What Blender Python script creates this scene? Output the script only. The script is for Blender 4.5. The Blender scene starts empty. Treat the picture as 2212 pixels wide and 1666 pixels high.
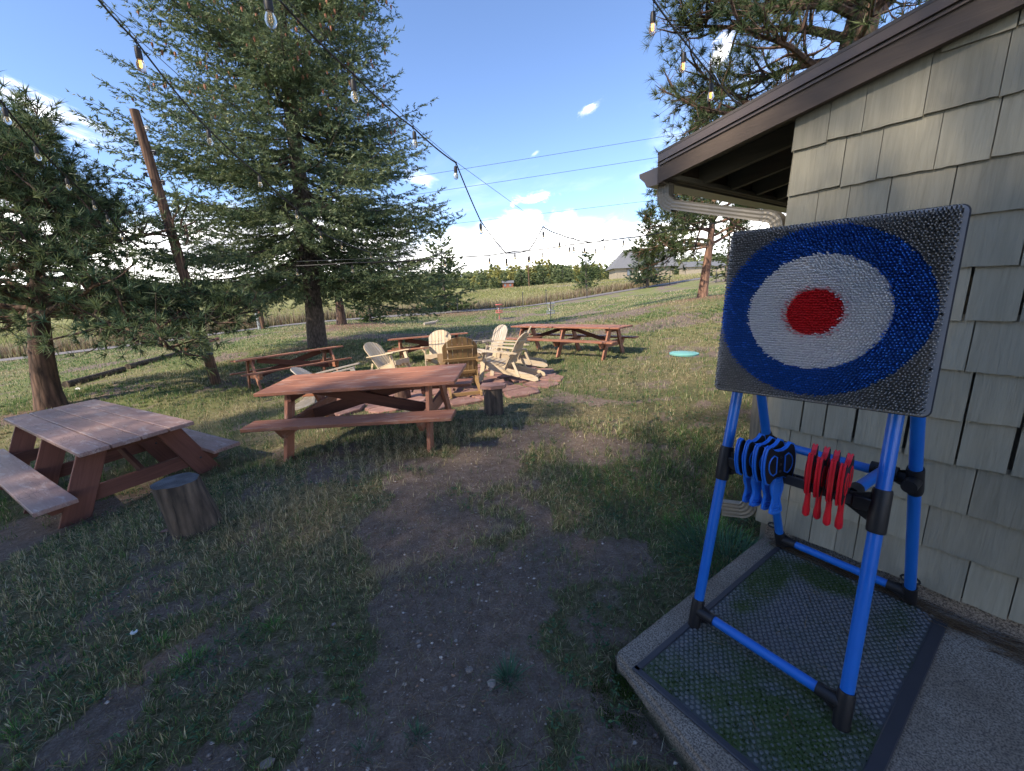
import bpy, bmesh, math, random
import numpy as np
from mathutils import Vector, Matrix, Euler

rng = np.random.default_rng(7)
random.seed(7)
S = bpy.context.scene
C = S.collection

# ------------------------------------------------------------------ camera
# camera model measured from the vanishing points of the photograph (2212 px wide reading)
FPX, CX, CY, EYE = 885.0, 1106.0, 833.0, 1.65
_nad = np.array([1256 - CX, -(4789 - CY), -FPX])
_up = -_nad / np.linalg.norm(_nad)
_fy = np.array([0, 0, -1.0]); _fy -= _up * (_fy @ _up); _fy /= np.linalg.norm(_fy)
_fx = np.cross(_fy, _up)
RC = np.array([_fx, _fy, _up])            # world = RC @ camera
def ray(px, py):
    return RC @ np.array([px - CX, CY - py, -FPX])
def at_y(px, py, y):                       # point of that pixel's ray at forward distance y
    r = ray(px, py); p = r * (y / r[1]); p[2] += EYE; return p
def at_z(px, py, z):                       # point of that pixel's ray at height z
    r = ray(px, py); p = r * ((z - EYE) / r[2]); p[2] += EYE; return p
cam = bpy.data.cameras.new('camera'); co = bpy.data.objects.new('camera', cam); C.objects.link(co)
m4 = np.eye(4); m4[:3, :3] = RC; m4[2, 3] = EYE
co.matrix_world = Matrix(m4.tolist())
cam.sensor_width = 36; cam.lens = 36 * FPX / 2212; cam.clip_start = 0.03; cam.clip_end = 3000
S.camera = co

# ------------------------------------------------------------------ light
SUN_AZ, SUN_EL = math.radians(-130), math.radians(39)
SKY_STRENGTH, SUN_STRENGTH, EXPOSURE = 0.115, 1.95, 1.98
S.view_settings.view_transform = 'Standard'; S.view_settings.look = 'None'
S.view_settings.gamma = 1; S.view_settings.use_curve_mapping = False
S.view_settings.exposure = EXPOSURE
sd = bpy.data.lights.new('sun', 'SUN'); sd.energy = SUN_STRENGTH; sd.angle = math.radians(0.55); sd.color = (1.0, 0.86, 0.68)
so = bpy.data.objects.new('sun', sd); C.objects.link(so)
sv = Vector((math.sin(SUN_AZ) * math.cos(SUN_EL), math.cos(SUN_AZ) * math.cos(SUN_EL), math.sin(SUN_EL)))
so.rotation_euler = sv.to_track_quat('Z', 'Y').to_euler(); so.location = (0, -20, 30)
try:
    S.cycles.use_denoising = True
    S.cycles.max_bounces = 6; S.cycles.diffuse_bounces = 3; S.cycles.glossy_bounces = 3
    S.cycles.transmission_bounces = 4; S.cycles.transparent_max_bounces = 8
except Exception: pass

W = bpy.data.worlds.new('World'); S.world = W; W.use_nodes = True
class NT:                                   # small helper for node trees
    def __init__(s, tree): s.t = tree; s.n = tree.nodes; s.l = tree.links
    def node(s, ty, **kw):
        x = s.n.new(ty)
        for k, v in kw.items(): setattr(x, k, v)
        return x
    def put(s, sock, v):
        if isinstance(v, bpy.types.NodeSocket): s.l.new(v, sock)
        elif v is not None: sock.default_value = v
    def m(s, op, a, b=None, c=None, clamp=False):
        x = s.node('ShaderNodeMath', operation=op, use_clamp=clamp)
        for i, v in enumerate((a, b, c)):
            if v is not None: s.put(x.inputs[i], v)
        return x.outputs[0]
    def v(s, op, a, b=None):
        x = s.node('ShaderNodeVectorMath', operation=op)
        s.put(x.inputs[0], a)
        if b is not None:
            s.put(x.inputs['Scale'] if op == 'SCALE' else x.inputs[1], b)
        return x.outputs['Value'] if op in ('DOT_PRODUCT', 'LENGTH') else x.outputs[0]
    def noise(s, vec, scale, detail=4, rough=.55, dist=0.0):
        x = s.node('ShaderNodeTexNoise'); s.put(x.inputs['Vector'], vec); x.inputs['Scale'].default_value = scale
        x.inputs['Detail'].default_value = detail; x.inputs['Roughness'].default_value = rough; x.inputs['Distortion'].default_value = dist
        return x.outputs['Fac']
    def ramp(s, fac, stops, interp='LINEAR'):
        x = s.node('ShaderNodeValToRGB'); s.put(x.inputs[0], fac); cr = x.color_ramp; cr.interpolation = interp
        while len(cr.elements) < len(stops): cr.elements.new(0.5)
        for e, (p, c) in zip(cr.elements, stops):
            e.position = p; e.color = (*c, 1) if len(c) == 3 else c
        return x.outputs[0]
    def mix(s, f, a, b, ty='MIX'):
        x = s.node('ShaderNodeMix', data_type='RGBA', blend_type=ty)
        s.put(x.inputs[0], f)
        for i, v in ((6, a), (7, b)):
            if isinstance(v, tuple) and len(v) == 3: v = (*v, 1)
            s.put(x.inputs[i], v)
        return x.outputs[2]
    def sstep(s, x, a, b):
        n = s.node('ShaderNodeMapRange', interpolation_type='SMOOTHSTEP'); s.put(n.inputs[0], x)
        n.inputs[1].default_value = a; n.inputs[2].default_value = b
        return n.outputs[0]
    def scl(s, vec, sc):
        x = s.node('ShaderNodeMapping'); s.put(x.inputs['Vector'], vec); x.inputs['Scale'].default_value = sc; return x.outputs[0]

w = NT(W.node_tree)
for n in list(w.n): w.n.remove(n)
sky = w.node('ShaderNodeTexSky', sky_type='NISHITA', sun_disc=False)
sky.sun_elevation = SUN_EL; sky.sun_rotation = SUN_AZ; sky.altitude = 2300; sky.air_density = 1.0; sky.dust_density = 0.5; sky.ozone_density = 2.2
geo = w.node('ShaderNodeTexCoord').outputs['Generated']
sep = w.node('ShaderNodeSeparateXYZ'); w.put(sep.inputs[0], geo)
el = sep.outputs[2]
flat = w.v('SCALE', geo, w.m('DIVIDE', 1.0, w.m('ADD', w.m('MAXIMUM', el, 0.0), 0.12)))
n_big = w.noise(w.scl(flat, (1, 1, 3)), 0.55, 6, .6, .3)
n_det = w.noise(w.scl(geo, (1, 1, 2.6)), 7.0, 7, .62, .4)
# bank of cloud low over the horizon with a ragged upper edge
top = w.m('ADD', w.m('MULTIPLY', w.noise(w.scl(geo, (1, 1, .2)), 3.2, 4, .55), 0.30), 0.015)
bank = w.sstep(w.m('SUBTRACT', w.m('ADD', top, w.m('MULTIPLY', w.m('SUBTRACT', n_det, .5), .12)), el), -0.012, 0.05)
def wisp(px, py, ax, ay, ang, gain, nsc=(14, 40, 14)):
    d = ray(px, py); d = d / np.linalg.norm(d)
    t1 = np.cross(d, [0, 0, 1]); t1 /= np.linalg.norm(t1); t2 = np.cross(t1, d)
    c_, s_ = math.cos(ang), math.sin(ang); a1 = t1 * c_ + t2 * s_; a2 = -t1 * s_ + t2 * c_
    u = w.m('DIVIDE', w.v('DOT_PRODUCT', geo, tuple(a1)), ax); v = w.m('DIVIDE', w.v('DOT_PRODUCT', geo, tuple(a2)), ay)
    front = w.sstep(w.v('DOT_PRODUCT', geo, tuple(d)), .5, .7)
    r = w.m('SQRT', w.m('ADD', w.m('MULTIPLY', u, u), w.m('MULTIPLY', v, v)))
    cm = w.node('ShaderNodeCombineXYZ'); w.put(cm.inputs[0], w.m('MULTIPLY', u, ax * nsc[0])); w.put(cm.inputs[1], w.m('MULTIPLY', v, ay * nsc[1])); cm.inputs[2].default_value = px * .01
    nn = w.noise(cm.outputs[0], 1.0, 6, .62, .6)
    k = w.m('ADD', w.m('SUBTRACT', 1.0, r), w.m('MULTIPLY', w.m('SUBTRACT', nn, .5), 2.2))
    return w.m('MULTIPLY', w.m('MULTIPLY', w.sstep(k, .1, 1.1), gain), front)
cl = bank
for a in ((70, 232, .105, .026, -.38, .62), (185, 262, .07, .014, -.45, .35), (1272, 237, .030, .011, .45, .75, (30, 60, 30)), (1155, 428, .055, .014, .1, .8, (26, 60, 30)),
          (1156, 332, .016, .006, .5, .18), (1560, 108, .035, .02, .9, .8, (26, 60, 30)), (900, 385, .05, .02, -.2, .35, (20, 40, 20)), (160, 300, .03, .008, -.1, .3)):
    cl = w.m('MAXIMUM', cl, wisp(*a))
hi = w.m('MULTIPLY', w.sstep(n_big, .56, .8), .22)
cl = w.m('MAXIMUM', cl, w.m('MULTIPLY', hi, w.sstep(el, .05, .3)))
cloudcol = w.mix(w.sstep(w.noise(w.scl(geo, (1, 1, 5)), 5, 5, .6), .35, .62), (3.6, 3.6, 3.85), (12.5, 12.0, 11.2))
skyc = w.mix(1.0, sky.outputs[0], (.66, .67, .72), 'MULTIPLY')
col = w.mix(w.m('MULTIPLY', cl, .94), skyc, cloudcol)
bg = w.node('ShaderNodeBackground'); w.put(bg.inputs[0], col); bg.inputs[1].default_value = SKY_STRENGTH
ow = w.node('ShaderNodeOutputWorld'); w.l.new(bg.outputs[0], ow.inputs[0])

# ------------------------------------------------------------------ materials
def new_mat(name):
    m = bpy.data.materials.new(name); m.use_nodes = True
    t = NT(m.node_tree); b = t.n['Principled BSDF']
    return m, t, b
def setp(b, **k):
    for a, v in k.items():
        b.inputs[a].default_value = v
def bump(t, b, h, strength=.3, dist=.01):
    n = t.node('ShaderNodeBump'); n.inputs['Strength'].default_value = strength; n.inputs['Distance'].default_value = dist
    t.put(n.inputs['Height'], h); t.l.new(n.outputs[0], b.inputs['Normal'])
def attr(t, name):
    return t.node('ShaderNodeAttribute', attribute_name=name)
def orand(t): return t.node('ShaderNodeObjectInfo').outputs['Random']
def wood(name, c1, c2, wear=None, wear_amt=.5, rough=.75, gs=(3, 55, 55), var=.35, bs=.35, cracks=.0, spec=.3):
    m, t, b = new_mat(name)
    g = attr(t, 'gc').outputs['Vector']
    n1 = t.noise(t.scl(g, gs), 1, 5, .6, .6); n2 = t.noise(t.scl(g, (gs[0] * .6, gs[1] * .12, gs[2] * .12)), 1, 3, .5, .8)
    col = t.ramp(t.m('ADD', t.m('MULTIPLY', n1, .6), t.m('MULTIPLY', n2, .45)), [(.32, c2), (.62, c1)])
    if wear:
        wf = t.sstep(t.noise(t.scl(g, (2.2, 9, 9)), 1.6, 6, .7, .4), .62 - wear_amt * .3, .78 - wear_amt * .2)
        col = t.mix(t.m('MULTIPLY', wf, .75), col, wear)
    h = n1
    if cracks:
        vx = t.node('ShaderNodeTexVoronoi', feature='DISTANCE_TO_EDGE'); t.put(vx.inputs['Vector'], t.scl(t.v('ADD', g, t.v('SCALE', attr(t, 'gc').outputs['Color'], 0.0)), (5, 26, 26))); vx.inputs['Scale'].default_value = 1.2
        mask = t.sstep(t.noise(g, 3.2, 3, .5), .48, .6)
        line = t.m('MULTIPLY', t.m('SUBTRACT', 1.0, t.sstep(vx.outputs[0], .0, .035)), mask)
        col = t.mix(t.m('MULTIPLY', line, cracks), col, (.03, .02, .018)); h = t.m('SUBTRACT', n1, t.m('MULTIPLY', line, 2.0))
    r = orand(t)
    col = t.mix(1.0, col, t.ramp(r, [(0, (1 - var,) * 3), (1, (1 + var * .5, 1 + var * .5, 1 + var * .45))]), 'MULTIPLY')
    t.put(b.inputs['Base Color'], col); setp(b, Roughness=rough); b.inputs['Specular IOR Level'].default_value = spec
    bump(t, b, h, bs, .004)
    return m
def plain(name, c, rough=.5, metal=0, spec=.5, var=.0, nscale=30, namt=.15, bs=.0, coat=0):
    m, t, b = new_mat(name)
    g = t.node('ShaderNodeTexCoord').outputs['Object']
    n = t.noise(g, nscale, 4, .6)
    col = t.mix(n, tuple(x * (1 - namt) for x in c), tuple(min(1, x * (1 + namt)) for x in c))
    if var: col = t.mix(1.0, col, t.ramp(orand(t), [(0, (1 - var,) * 3), (1, (1 + var * .4,) * 3)]), 'MULTIPLY')
    t.put(b.inputs['Base Color'], col)
    t.put(b.inputs['Roughness'], t.m('ADD', t.m('MULTIPLY', t.noise(g, nscale * .6, 3), .2 if rough > .6 else .05), rough - (.1 if rough > .6 else .025)))
    setp(b, Metallic=metal); b.inputs['Specular IOR Level'].default_value = spec; b.inputs['Coat Weight'].default_value = coat
    if bs: bump(t, b, n, bs, .004)
    return m
def colattr(name, rough=.8, trans=.0, spec=.2, name_attr='col'):
    m, t, b = new_mat(name)
    a = attr(t, name_attr).outputs['Color']
    t.put(b.inputs['Base Color'], a); setp(b, Roughness=rough); b.inputs['Specular IOR Level'].default_value = spec
    if trans:
        tr = t.node('ShaderNodeBsdfTranslucent'); t.put(tr.inputs[0], a)
        mx = t.node('ShaderNodeMixShader'); mx.inputs[0].default_value = trans
        t.l.new(b.outputs[0], mx.inputs[1]); t.l.new(tr.outputs[0], mx.inputs[2])
        t.l.new(mx.outputs[0], t.n['Material Output'].inputs[0])
    return m

M = {}
M['table'] = wood('redwood_stain', (.38, .165, .100), (.24, .100, .065), (.46, .33, .27), .38, .62, var=.25)
M['table_dark'] = wood('dark_stain', (.15, .062, .042), (.075, .034, .026), None, 0, .75, var=.3)
M['table_orange'] = wood('orange_stain', (.34, .14, .065), (.22, .085, .045), None, 0, .7, var=.2)
M['leg_worn'] = wood('worn_leg_stain', (.20, .085, .062), (.12, .052, .04), None, 0, .7, var=.15)
M['table_worn'] = wood('worn_stain', (.36, .235, .205), (.25, .155, .135), (.50, .41, .38), .42, .5, var=.12, cracks=.85)
M['chair'] = wood('pale_pine', (.60, .49, .33), (.46, .35, .22), (.50, .46, .40), .5, .7, var=.16)
M['chair_grey'] = wood('grey_weathered_pine', (.46, .40, .33), (.33, .28, .22), (.55, .53, .50), .5, .75, var=.14)
M['chair_brown'] = wood('brown_pine', (.30, .19, .085), (.19, .115, .05), (.34, .26, .16), .3, .7, var=.2)
M['shingle'] = wood('painted_shingle', (.30, .28, .212), (.225, .208, .152), (.26, .235, .17), .12, .72, gs=(2.2, 75, 75), var=.17, bs=.8)
M['wallboard'] = plain('wall_sheathing', (.17, .155, .12), .9, namt=.3)
M['fascia'] = wood('brown_painted_board', (.105, .078, .060), (.080, .059, .046), None, 0, .6, gs=(4, 60, 60), var=.1, bs=.4)
M['soffit'] = wood('dark_soffit', (.17, .155, .12), (.13, .12, .095), None, 0, .8, var=.15)
M['drip'] = plain('brown_metal_edge', (.125, .095, .078), .35, .35, .5, namt=.06)
M['gutter'] = plain('tan_metal', (.20, .178, .138), .38, .25, .5, namt=.08)
M['roof'] = plain('asphalt_roof', (.09, .08, .075), .95, nscale=90, namt=.5)
M['blue'] = plain('blue_plastic_tube', (.010, .125, .50), .30, 0, .5, namt=.05)
M['blue2'] = plain('blue_plastic', (.015, .15, .62), .42, 0, .45, namt=.05)
M['black'] = plain('black_plastic', (.012, .012, .014), .5, 0, .4, namt=.1)
M['slate'] = plain('dark_grey_plastic', (.035, .037, .046), .5, 0, .45, namt=.1)
M['red'] = plain('red_plastic', (.62, .010, .022), .38, 0, .5, namt=.05)
M['plate'] = plain('grey_plate', (.22, .23, .26), .4, 0, .5, namt=.12)
M['pins'] = colattr('bristle_plastic', .5, .22, .35)
M['needle'] = colattr('needle_foliage', .55, .28, .35)
M['grassblade'] = colattr('grass_blade', .6, .4, .3)
M['cable'] = plain('black_cable', (.012, .012, .013), .55, 0, .4)
M['steel'] = plain('galvanised_steel', (.42, .44, .46), .35, .7, .5)
M['wire'] = plain('grey_wire', (.12, .13, .14), .5, .6, .5)
M['white'] = plain('white_porcelain', (.75, .75, .73), .3)
M['pinkred'] = plain('faded_red_paint', (.55, .13, .11), .5)
M['chain'] = plain('chain_steel', (.35, .37, .40), .35, .7)
M['teal'] = plain('teal_plastic', (.17, .42, .40), .5, namt=.12)
M['rock'] = plain('granite', (.27, .23, .20), .9, var=.35, nscale=14, namt=.4, bs=.5)
M['flag'] = None

def bark(name, c1, c2, sc=6, stretch=.22, bs=1.0, dist=.03):
    m, t, b = new_mat(name)
    g = t.node('ShaderNodeTexCoord').outputs['Object']
    v = t.node('ShaderNodeTexVoronoi', feature='F1'); t.put(v.inputs['Vector'], t.scl(g, (sc * 2.2, sc * 2.2, sc * stretch * 2))); v.inputs['Scale'].default_value = 1
    n = t.noise(t.scl(g, (sc * 3, sc * 3, sc * .6)), 1.4, 6, .65)
    h = t.m('ADD', t.m('MULTIPLY', v.outputs[0], .7), t.m('MULTIPLY', n, .6))
    t.put(b.inputs['Base Color'], t.ramp(h, [(.25, c1), (.85, c2)])); setp(b, Roughness=.9)
    bump(t, b, t.m('SUBTRACT', 1.0, h), bs, dist)
    return m
M['bark_spruce'] = bark('spruce_bark', (.17, .135, .115), (.05, .04, .034), 8, .5)
M['bark_pine'] = bark('pine_bark', (.20, .12, .085), (.035, .022, .017), 5, .16)
M['bark_orange'] = bark('orange_pine_bark', (.38, .22, .15), (.12, .065, .045), 5, .25)
M['log_side'] = bark('weathered_log', (.20, .15, .11), (.045, .035, .028), 9, .08, .8, .015)
M['pole'] = bark('creosote_pole', (.23, .13, .08), (.06, .033, .022), 12, .04, .4, .006)
M['pole_top'] = M['pole']
def log_end(name, c1, c2, tint):
    m, t, b = new_mat(name)
    g = t.node('ShaderNodeTexCoord').outputs['Object']
    x = t.node('ShaderNodeTexWave', wave_type='RINGS', rings_direction='Z'); t.put(x.inputs['Vector'], g); x.inputs['Scale'].default_value = 26; x.inputs['Distortion'].default_value = 3; x.inputs['Detail'].default_value = 3
    col = t.mix(x.outputs[1], c1, c2); col = t.mix(t.sstep(t.noise(g, 7, 4), .4, .65), col, tint)
    t.put(b.inputs['Base Color'], col); setp(b, Roughness=.8); bump(t, b, x.outputs[1], .3, .003)
    return m
M['log_end'] = log_end('log_end_grain', (.055, .055, .058), (.030, .030, .033), (.10, .098, .105))

def concrete():
    m, t, b = new_mat('aged_concrete')
    g = t.node('ShaderNodeTexCoord').outputs['Object']
    n = t.noise(g, 4, 5, .6); f = t.noise(g, 160, 3, .7)
    col = t.ramp(n, [(.3, (.22, .175, .13)), (.5, (.30, .25, .195)), (.72, (.36, .32, .265))])
    col = t.mix(t.sstep(f, .38, .6), (.09, .075, .062), col)
    v = t.node('ShaderNodeTexVoronoi'); t.put(v.inputs['Vector'], g); v.inputs['Scale'].default_value = 230
    col = t.mix(t.m('MULTIPLY', t.sstep(v.outputs['Distance'], .0, .35), .0), col, (.5, .48, .45))
    sx = t.node('ShaderNodeSeparateXYZ'); t.put(sx.inputs[0], g)
    low = t.m('SUBTRACT', 1.0, t.sstep(t.m('ADD', sx.outputs[2], t.m('MULTIPLY', t.noise(g, 9, 4), .10)), .05, .11))
    col = t.mix(t.m('MULTIPLY', low, .75), col, (.045, .052, .022))
    t.put(b.inputs['Base Color'], col); setp(b, Roughness=.9); b.inputs['Specular IOR Level'].default_value = .25
    bump(t, b, f, .55, .004)
    return m
M['concrete'] = concrete()
def sandstone():
    m, t, b = new_mat('red_flagstone')
    g = t.node('ShaderNodeTexCoord').outputs['Object']
    col = t.ramp(t.noise(g, 5, 5, .6), [(.3, (.20, .105, .085)), (.55, (.28, .155, .125)), (.75, (.34, .24, .21))])
    col = t.mix(1.0, col, t.ramp(orand(t), [(0, (.75, .75, .78)), (1, (1.15, 1.12, 1.1))]), 'MULTIPLY')
    t.put(b.inputs['Base Color'], col); setp(b, Roughness=.85); bump(t, b, t.noise(g, 22, 5, .6), .4, .006)
    return m
M['flag'] = sandstone()
def rubber():
    m, t, b = new_mat('rubber_mat')
    g = t.node('ShaderNodeTexCoord').outputs['Object']
    moss = attr(t, 'moss').outputs['Fac']
    base = t.mix(t.noise(g, 60, 4), (.035, .036, .043), (.085, .088, .10))
    col = t.mix(moss, base, t.mix(t.noise(g, 90, 3), (.018, .036, .006), (.055, .085, .015)))
    t.put(b.inputs['Base Color'], col); setp(b, Roughness=.6); bump(t, b, t.noise(g, 260, 3), .4, .002)
    return m
M['rubber'] = rubber()
def bumpmat():
    m, t, b = new_mat('rubber_bump')
    moss = attr(t, 'moss').outputs['Fac']; g = t.node('ShaderNodeTexCoord').outputs['Object']
    base = t.mix(t.noise(g, 120, 4), (.055, .055, .06), (.19, .19, .20))
    t.put(b.inputs['Base Color'], t.mix(moss, base, (.05, .072, .02))); setp(b, Roughness=.55)
    return m
M['bump'] = bumpmat()
def glassm(name, tint, emit=None):
    m, t, b = new_mat(name)
    setp(b, Roughness=.04); b.inputs['Base Color'].default_value = (*tint, 1)
    b.inputs['Transmission Weight'].default_value = .92; b.inputs['IOR'].default_value = 1.15
    return m
M['bulb'] = glassm('clear_bulb_glass', (.95, .88, .74))
def emis(name, c, s):
    m, t, b = new_mat(name); setp(b, Roughness=.5); b.inputs['Base Color'].default_value = (*c, 1)
    b.inputs['Emission Color'].default_value = (*c, 1); b.inputs['Emission Strength'].default_value = s
    return m
M['filament'] = emis('glowing_filament', (1.0, .36, .05), 1.6)
M['filament_off'] = plain('brass_filament', (.55, .40, .18), .4)
def pane():
    m, t, b = new_mat('window_pane'); b.inputs['Base Color'].default_value = (.10, .13, .17, 1); setp(b, Roughness=.08); return m
M['pane'] = pane()

# ------------------------------------------------------------------ mesh helpers
def tag(o, label=None, cat=None, group=None, kind=None):
    if label: o['label'] = label
    if cat: o['category'] = cat
    if group: o['group'] = group
    if kind: o['kind'] = kind
    return o
def empty(name, loc=(0, 0, 0), rz=0, mat=None):
    o = bpy.data.objects.new(name, None); C.objects.link(o); o.empty_display_size = .1
    if mat is not None: o.matrix_world = mat
    else: o.location = loc; o.rotation_euler = (0, 0, rz)
    return o
def rotm(x=0, y=0, z=0): return np.array(Euler((x, y, z)).to_matrix())
def basis(xdir, up=(0, 0, 1)):             # columns: x along xdir, z close to up
    x = np.array(xdir, float); x /= np.linalg.norm(x); u = np.array(up, float)
    y = np.cross(u, x); ny = np.linalg.norm(y)
    if ny < 1e-6: y = np.cross([0, 1, 0], x); ny = np.linalg.norm(y)
    y /= ny; return np.array([x, y, np.cross(x, y)]).T
class MB:
    def __init__(s): s.v = []; s.f = []; s.g = []; s.c = []
    def add(s, v, f, g=None, col=None):
        o = len(s.v); v = [tuple(map(float, p)) for p in v]
        s.v += v; s.f += [tuple(i + o for i in q) for q in f]
        s.g += [tuple(map(float, p)) for p in (g if g is not None else v)]
        if col is not None: s.c += [col] * len(v)
        return s
    def box(s, size, c=(0, 0, 0), R=None, ch=.004, col=None):
        hx, hy, hz = (x / 2 for x in size); h = np.array([hx, hy, hz]); ch = min(ch, min(h) * .6)
        V = []; idx = {}
        for sx in (-1, 1):
            for sy in (-1, 1):
                for sz in (-1, 1):
                    sg = np.array([sx, sy, sz])
                    for a in range(3):
                        p = sg * (h - ch); p[a] = sg[a] * h[a]; idx[(sx, sy, sz, a)] = len(V); V.append(p)
        F = []
        for a in range(3):
            b, c2 = (a + 1) % 3, (a + 2) % 3
            for sa in (-1, 1):
                q = []
                for sb, sc in ((-1, -1), (1, -1), (1, 1), (-1, 1)):
                    k = [0, 0, 0]; k[a] = sa; k[b] = sb; k[c2] = sc; q.append(idx[(*k, a)])
                F.append(q if sa > 0 else q[::-1])
                for sb in (-1, 1):
                    k1 = [0, 0, 0]; k1[a] = sa; k1[b] = sb; k2 = list(k1); k1[c2] = -1; k2[c2] = 1
                    F.append([idx[(*k1, a)], idx[(*k1, b)], idx[(*k2, b)], idx[(*k2, a)]])
        for sx in (-1, 1):
            for sy in (-1, 1):
                for sz in (-1, 1): F.append([idx[(sx, sy, sz, a)] for a in range(3)])
        V = np.array(V); order = np.argsort([-x for x in size]); off = rng.random(3) * 20
        G = V[:, order] + off
        P = V if R is None else V @ np.array(R).T
        s.add(P + np.array(c), F, G, col); return s
    def bar(s, a, b, w, t, up=(0, 0, 1), ch=.004, ext=0):   # board from a to b; w across up, t along the side
        a, b = np.array(a, float), np.array(b, float); L = np.linalg.norm(b - a)
        R = basis(b - a, up); return s.box((L + ext * 2, t, w), (a + b) / 2, R, ch)
    def prism(s, poly, th, R=None, c=(0, 0, 0), col=None):   # polygon in xy, thickness along z, centred
        n = len(poly); V = np.array([(x, y, z) for z in (-th / 2, th / 2) for x, y in poly])
        F = [list(range(n))[::-1], [n + i for i in range(n)]] + [[i, (i + 1) % n, n + (i + 1) % n, n + i] for i in range(n)]
        ext = np.ptp(V, axis=0); o = [0, 1, 2] if ext[0] >= ext[1] else [1, 0, 2]
        G = V[:, o] + rng.random(3) * 20
        P = V if R is None else V @ np.array(R).T
        s.add(P + np.array(c), F, G, col); return s
    def tube(s, pts, rad, n=10, cap=True, col=None, sq=None):
        pts = [np.array(p, float) for p in pts]; m = len(pts)
        if np.isscalar(rad): rad = [rad] * m
        V = []; G = []; prev = None; dist = 0; off = rng.random(3) * 20
        for i, p in enumerate(pts):
            d = pts[min(i + 1, m - 1)] - pts[max(i - 1, 0)]; d /= max(np.linalg.norm(d), 1e-9)
            if prev is None:
                u = np.cross(d, [0, 0, 1]); 
                if np.linalg.norm(u) < .05: u = np.cross(d, [0, 1, 0])
            else: u = prev - d * (prev @ d)
            u /= np.linalg.norm(u); v = np.cross(d, u); prev = u
            if i: dist += np.linalg.norm(p - pts[i - 1])
            for k in range(n):
                a = 2 * math.pi * k / n
                if sq is not None: x, y = sq[k]; q = p + (u * x + v * y) * rad[i]
                else: q = p + (u * math.cos(a) + v * math.sin(a)) * rad[i]
                V.append(q); G.append((dist, rad[i] * math.cos(a), rad[i] * math.sin(a)) + off)
        F = []
        for i in range(m - 1):
            for k in range(n):
                F.append([i * n + k, i * n + (k + 1) % n, (i + 1) * n + (k + 1) % n, (i + 1) * n + k])
        if cap: F.append(list(range(n))[::-1]); F.append([(m - 1) * n + k for k in range(n)])
        s.add(V, F, G, col); return s
    def lathe(s, prof, n=16, c=(0, 0, 0), R=None):
        V = []; 
        for r, z in prof:
            for k in range(n):
                a = 2 * math.pi * k / n; V.append((r * math.cos(a), r * math.sin(a), z))
        F = []
        for i in range(len(prof) - 1):
            for k in range(n): F.append([i * n + k, i * n + (k + 1) % n, (i + 1) * n + (k + 1) % n, (i + 1) * n + k])
        F.append(list(range(n))[::-1]); F.append([(len(prof) - 1) * n + k for k in range(n)])
        V = np.array(V); P = V if R is None else V @ np.array(R).T
        s.add(P + np.array(c), F, V); return s
    def mesh(s, name, mat, smooth=False, fix=True):
        me = bpy.data.meshes.new(name); me.from_pydata(s.v, [], s.f)
        if fix:
            bm = bmesh.new(); bm.from_mesh(me); bmesh.ops.recalc_face_normals(bm, faces=bm.faces); bm.to_mesh(me); bm.free()
        a = me.attributes.new('gc', 'FLOAT_VECTOR', 'POINT'); a.data.foreach_set('vector', np.array(s.g, dtype=np.float32).ravel())
        if s.c and len(s.c) == len(s.v):
            a = me.attributes.new('col', 'FLOAT_COLOR', 'POINT'); a.data.foreach_set('color', np.array([(*c, 1) for c in s.c], dtype=np.float32).ravel())
        me.materials.append(mat)
        if smooth:
            me.polygons.foreach_set('use_smooth', [True] * len(me.polygons))
            try: me.set_sharp_from_angle(angle=math.radians(40))
            except Exception: pass
        me.update(); return me
    def build(s, name, mat, parent=None, smooth=False, fix=True):
        return obj(name, s.mesh(name, mat, smooth, fix), parent)
def obj(name, me, parent=None, loc=None):
    o = bpy.data.objects.new(name, me); C.objects.link(o)
    if parent is not None: o.parent = parent
    if loc is not None: o.location = loc
    return o
def raw(name, V, F, mat, col=None, parent=None, flo=None, smooth=False):   # big numpy meshes, F (n,3) or (n,4)
    V = np.asarray(V, dtype=np.float32); F = np.asarray(F, dtype=np.int32); k = F.shape[1]
    me = bpy.data.meshes.new(name); me.vertices.add(len(V)); me.vertices.foreach_set('co', V.ravel())
    me.loops.add(F.size); me.loops.foreach_set('vertex_index', F.ravel())
    me.polygons.add(len(F)); me.polygons.foreach_set('loop_start', np.arange(0, F.size, k, dtype=np.int32))
    try: me.polygons.foreach_set('loop_total', np.full(len(F), k, dtype=np.int32))
    except Exception: pass
    me.update(calc_edges=True)
    if col is not None:
        a = me.attributes.new('col', 'FLOAT_COLOR', 'POINT'); c4 = np.ones((len(V), 4), np.float32); c4[:, :3] = col; a.data.foreach_set('color', c4.ravel())
    for nm, arr in (flo or {}).items():
        a = me.attributes.new(nm, 'FLOAT', 'POINT'); a.data.foreach_set('value', np.asarray(arr, np.float32))
    if smooth: me.polygons.foreach_set('use_smooth', [True] * len(F))
    me.materials.append(mat)
    return obj(name, me, parent)
def copy_tree(o, parent=None):
    c = o.copy(); C.objects.link(c); c.parent = parent
    for ch in list(o.children): copy_tree(ch, c)
    return c

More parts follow.
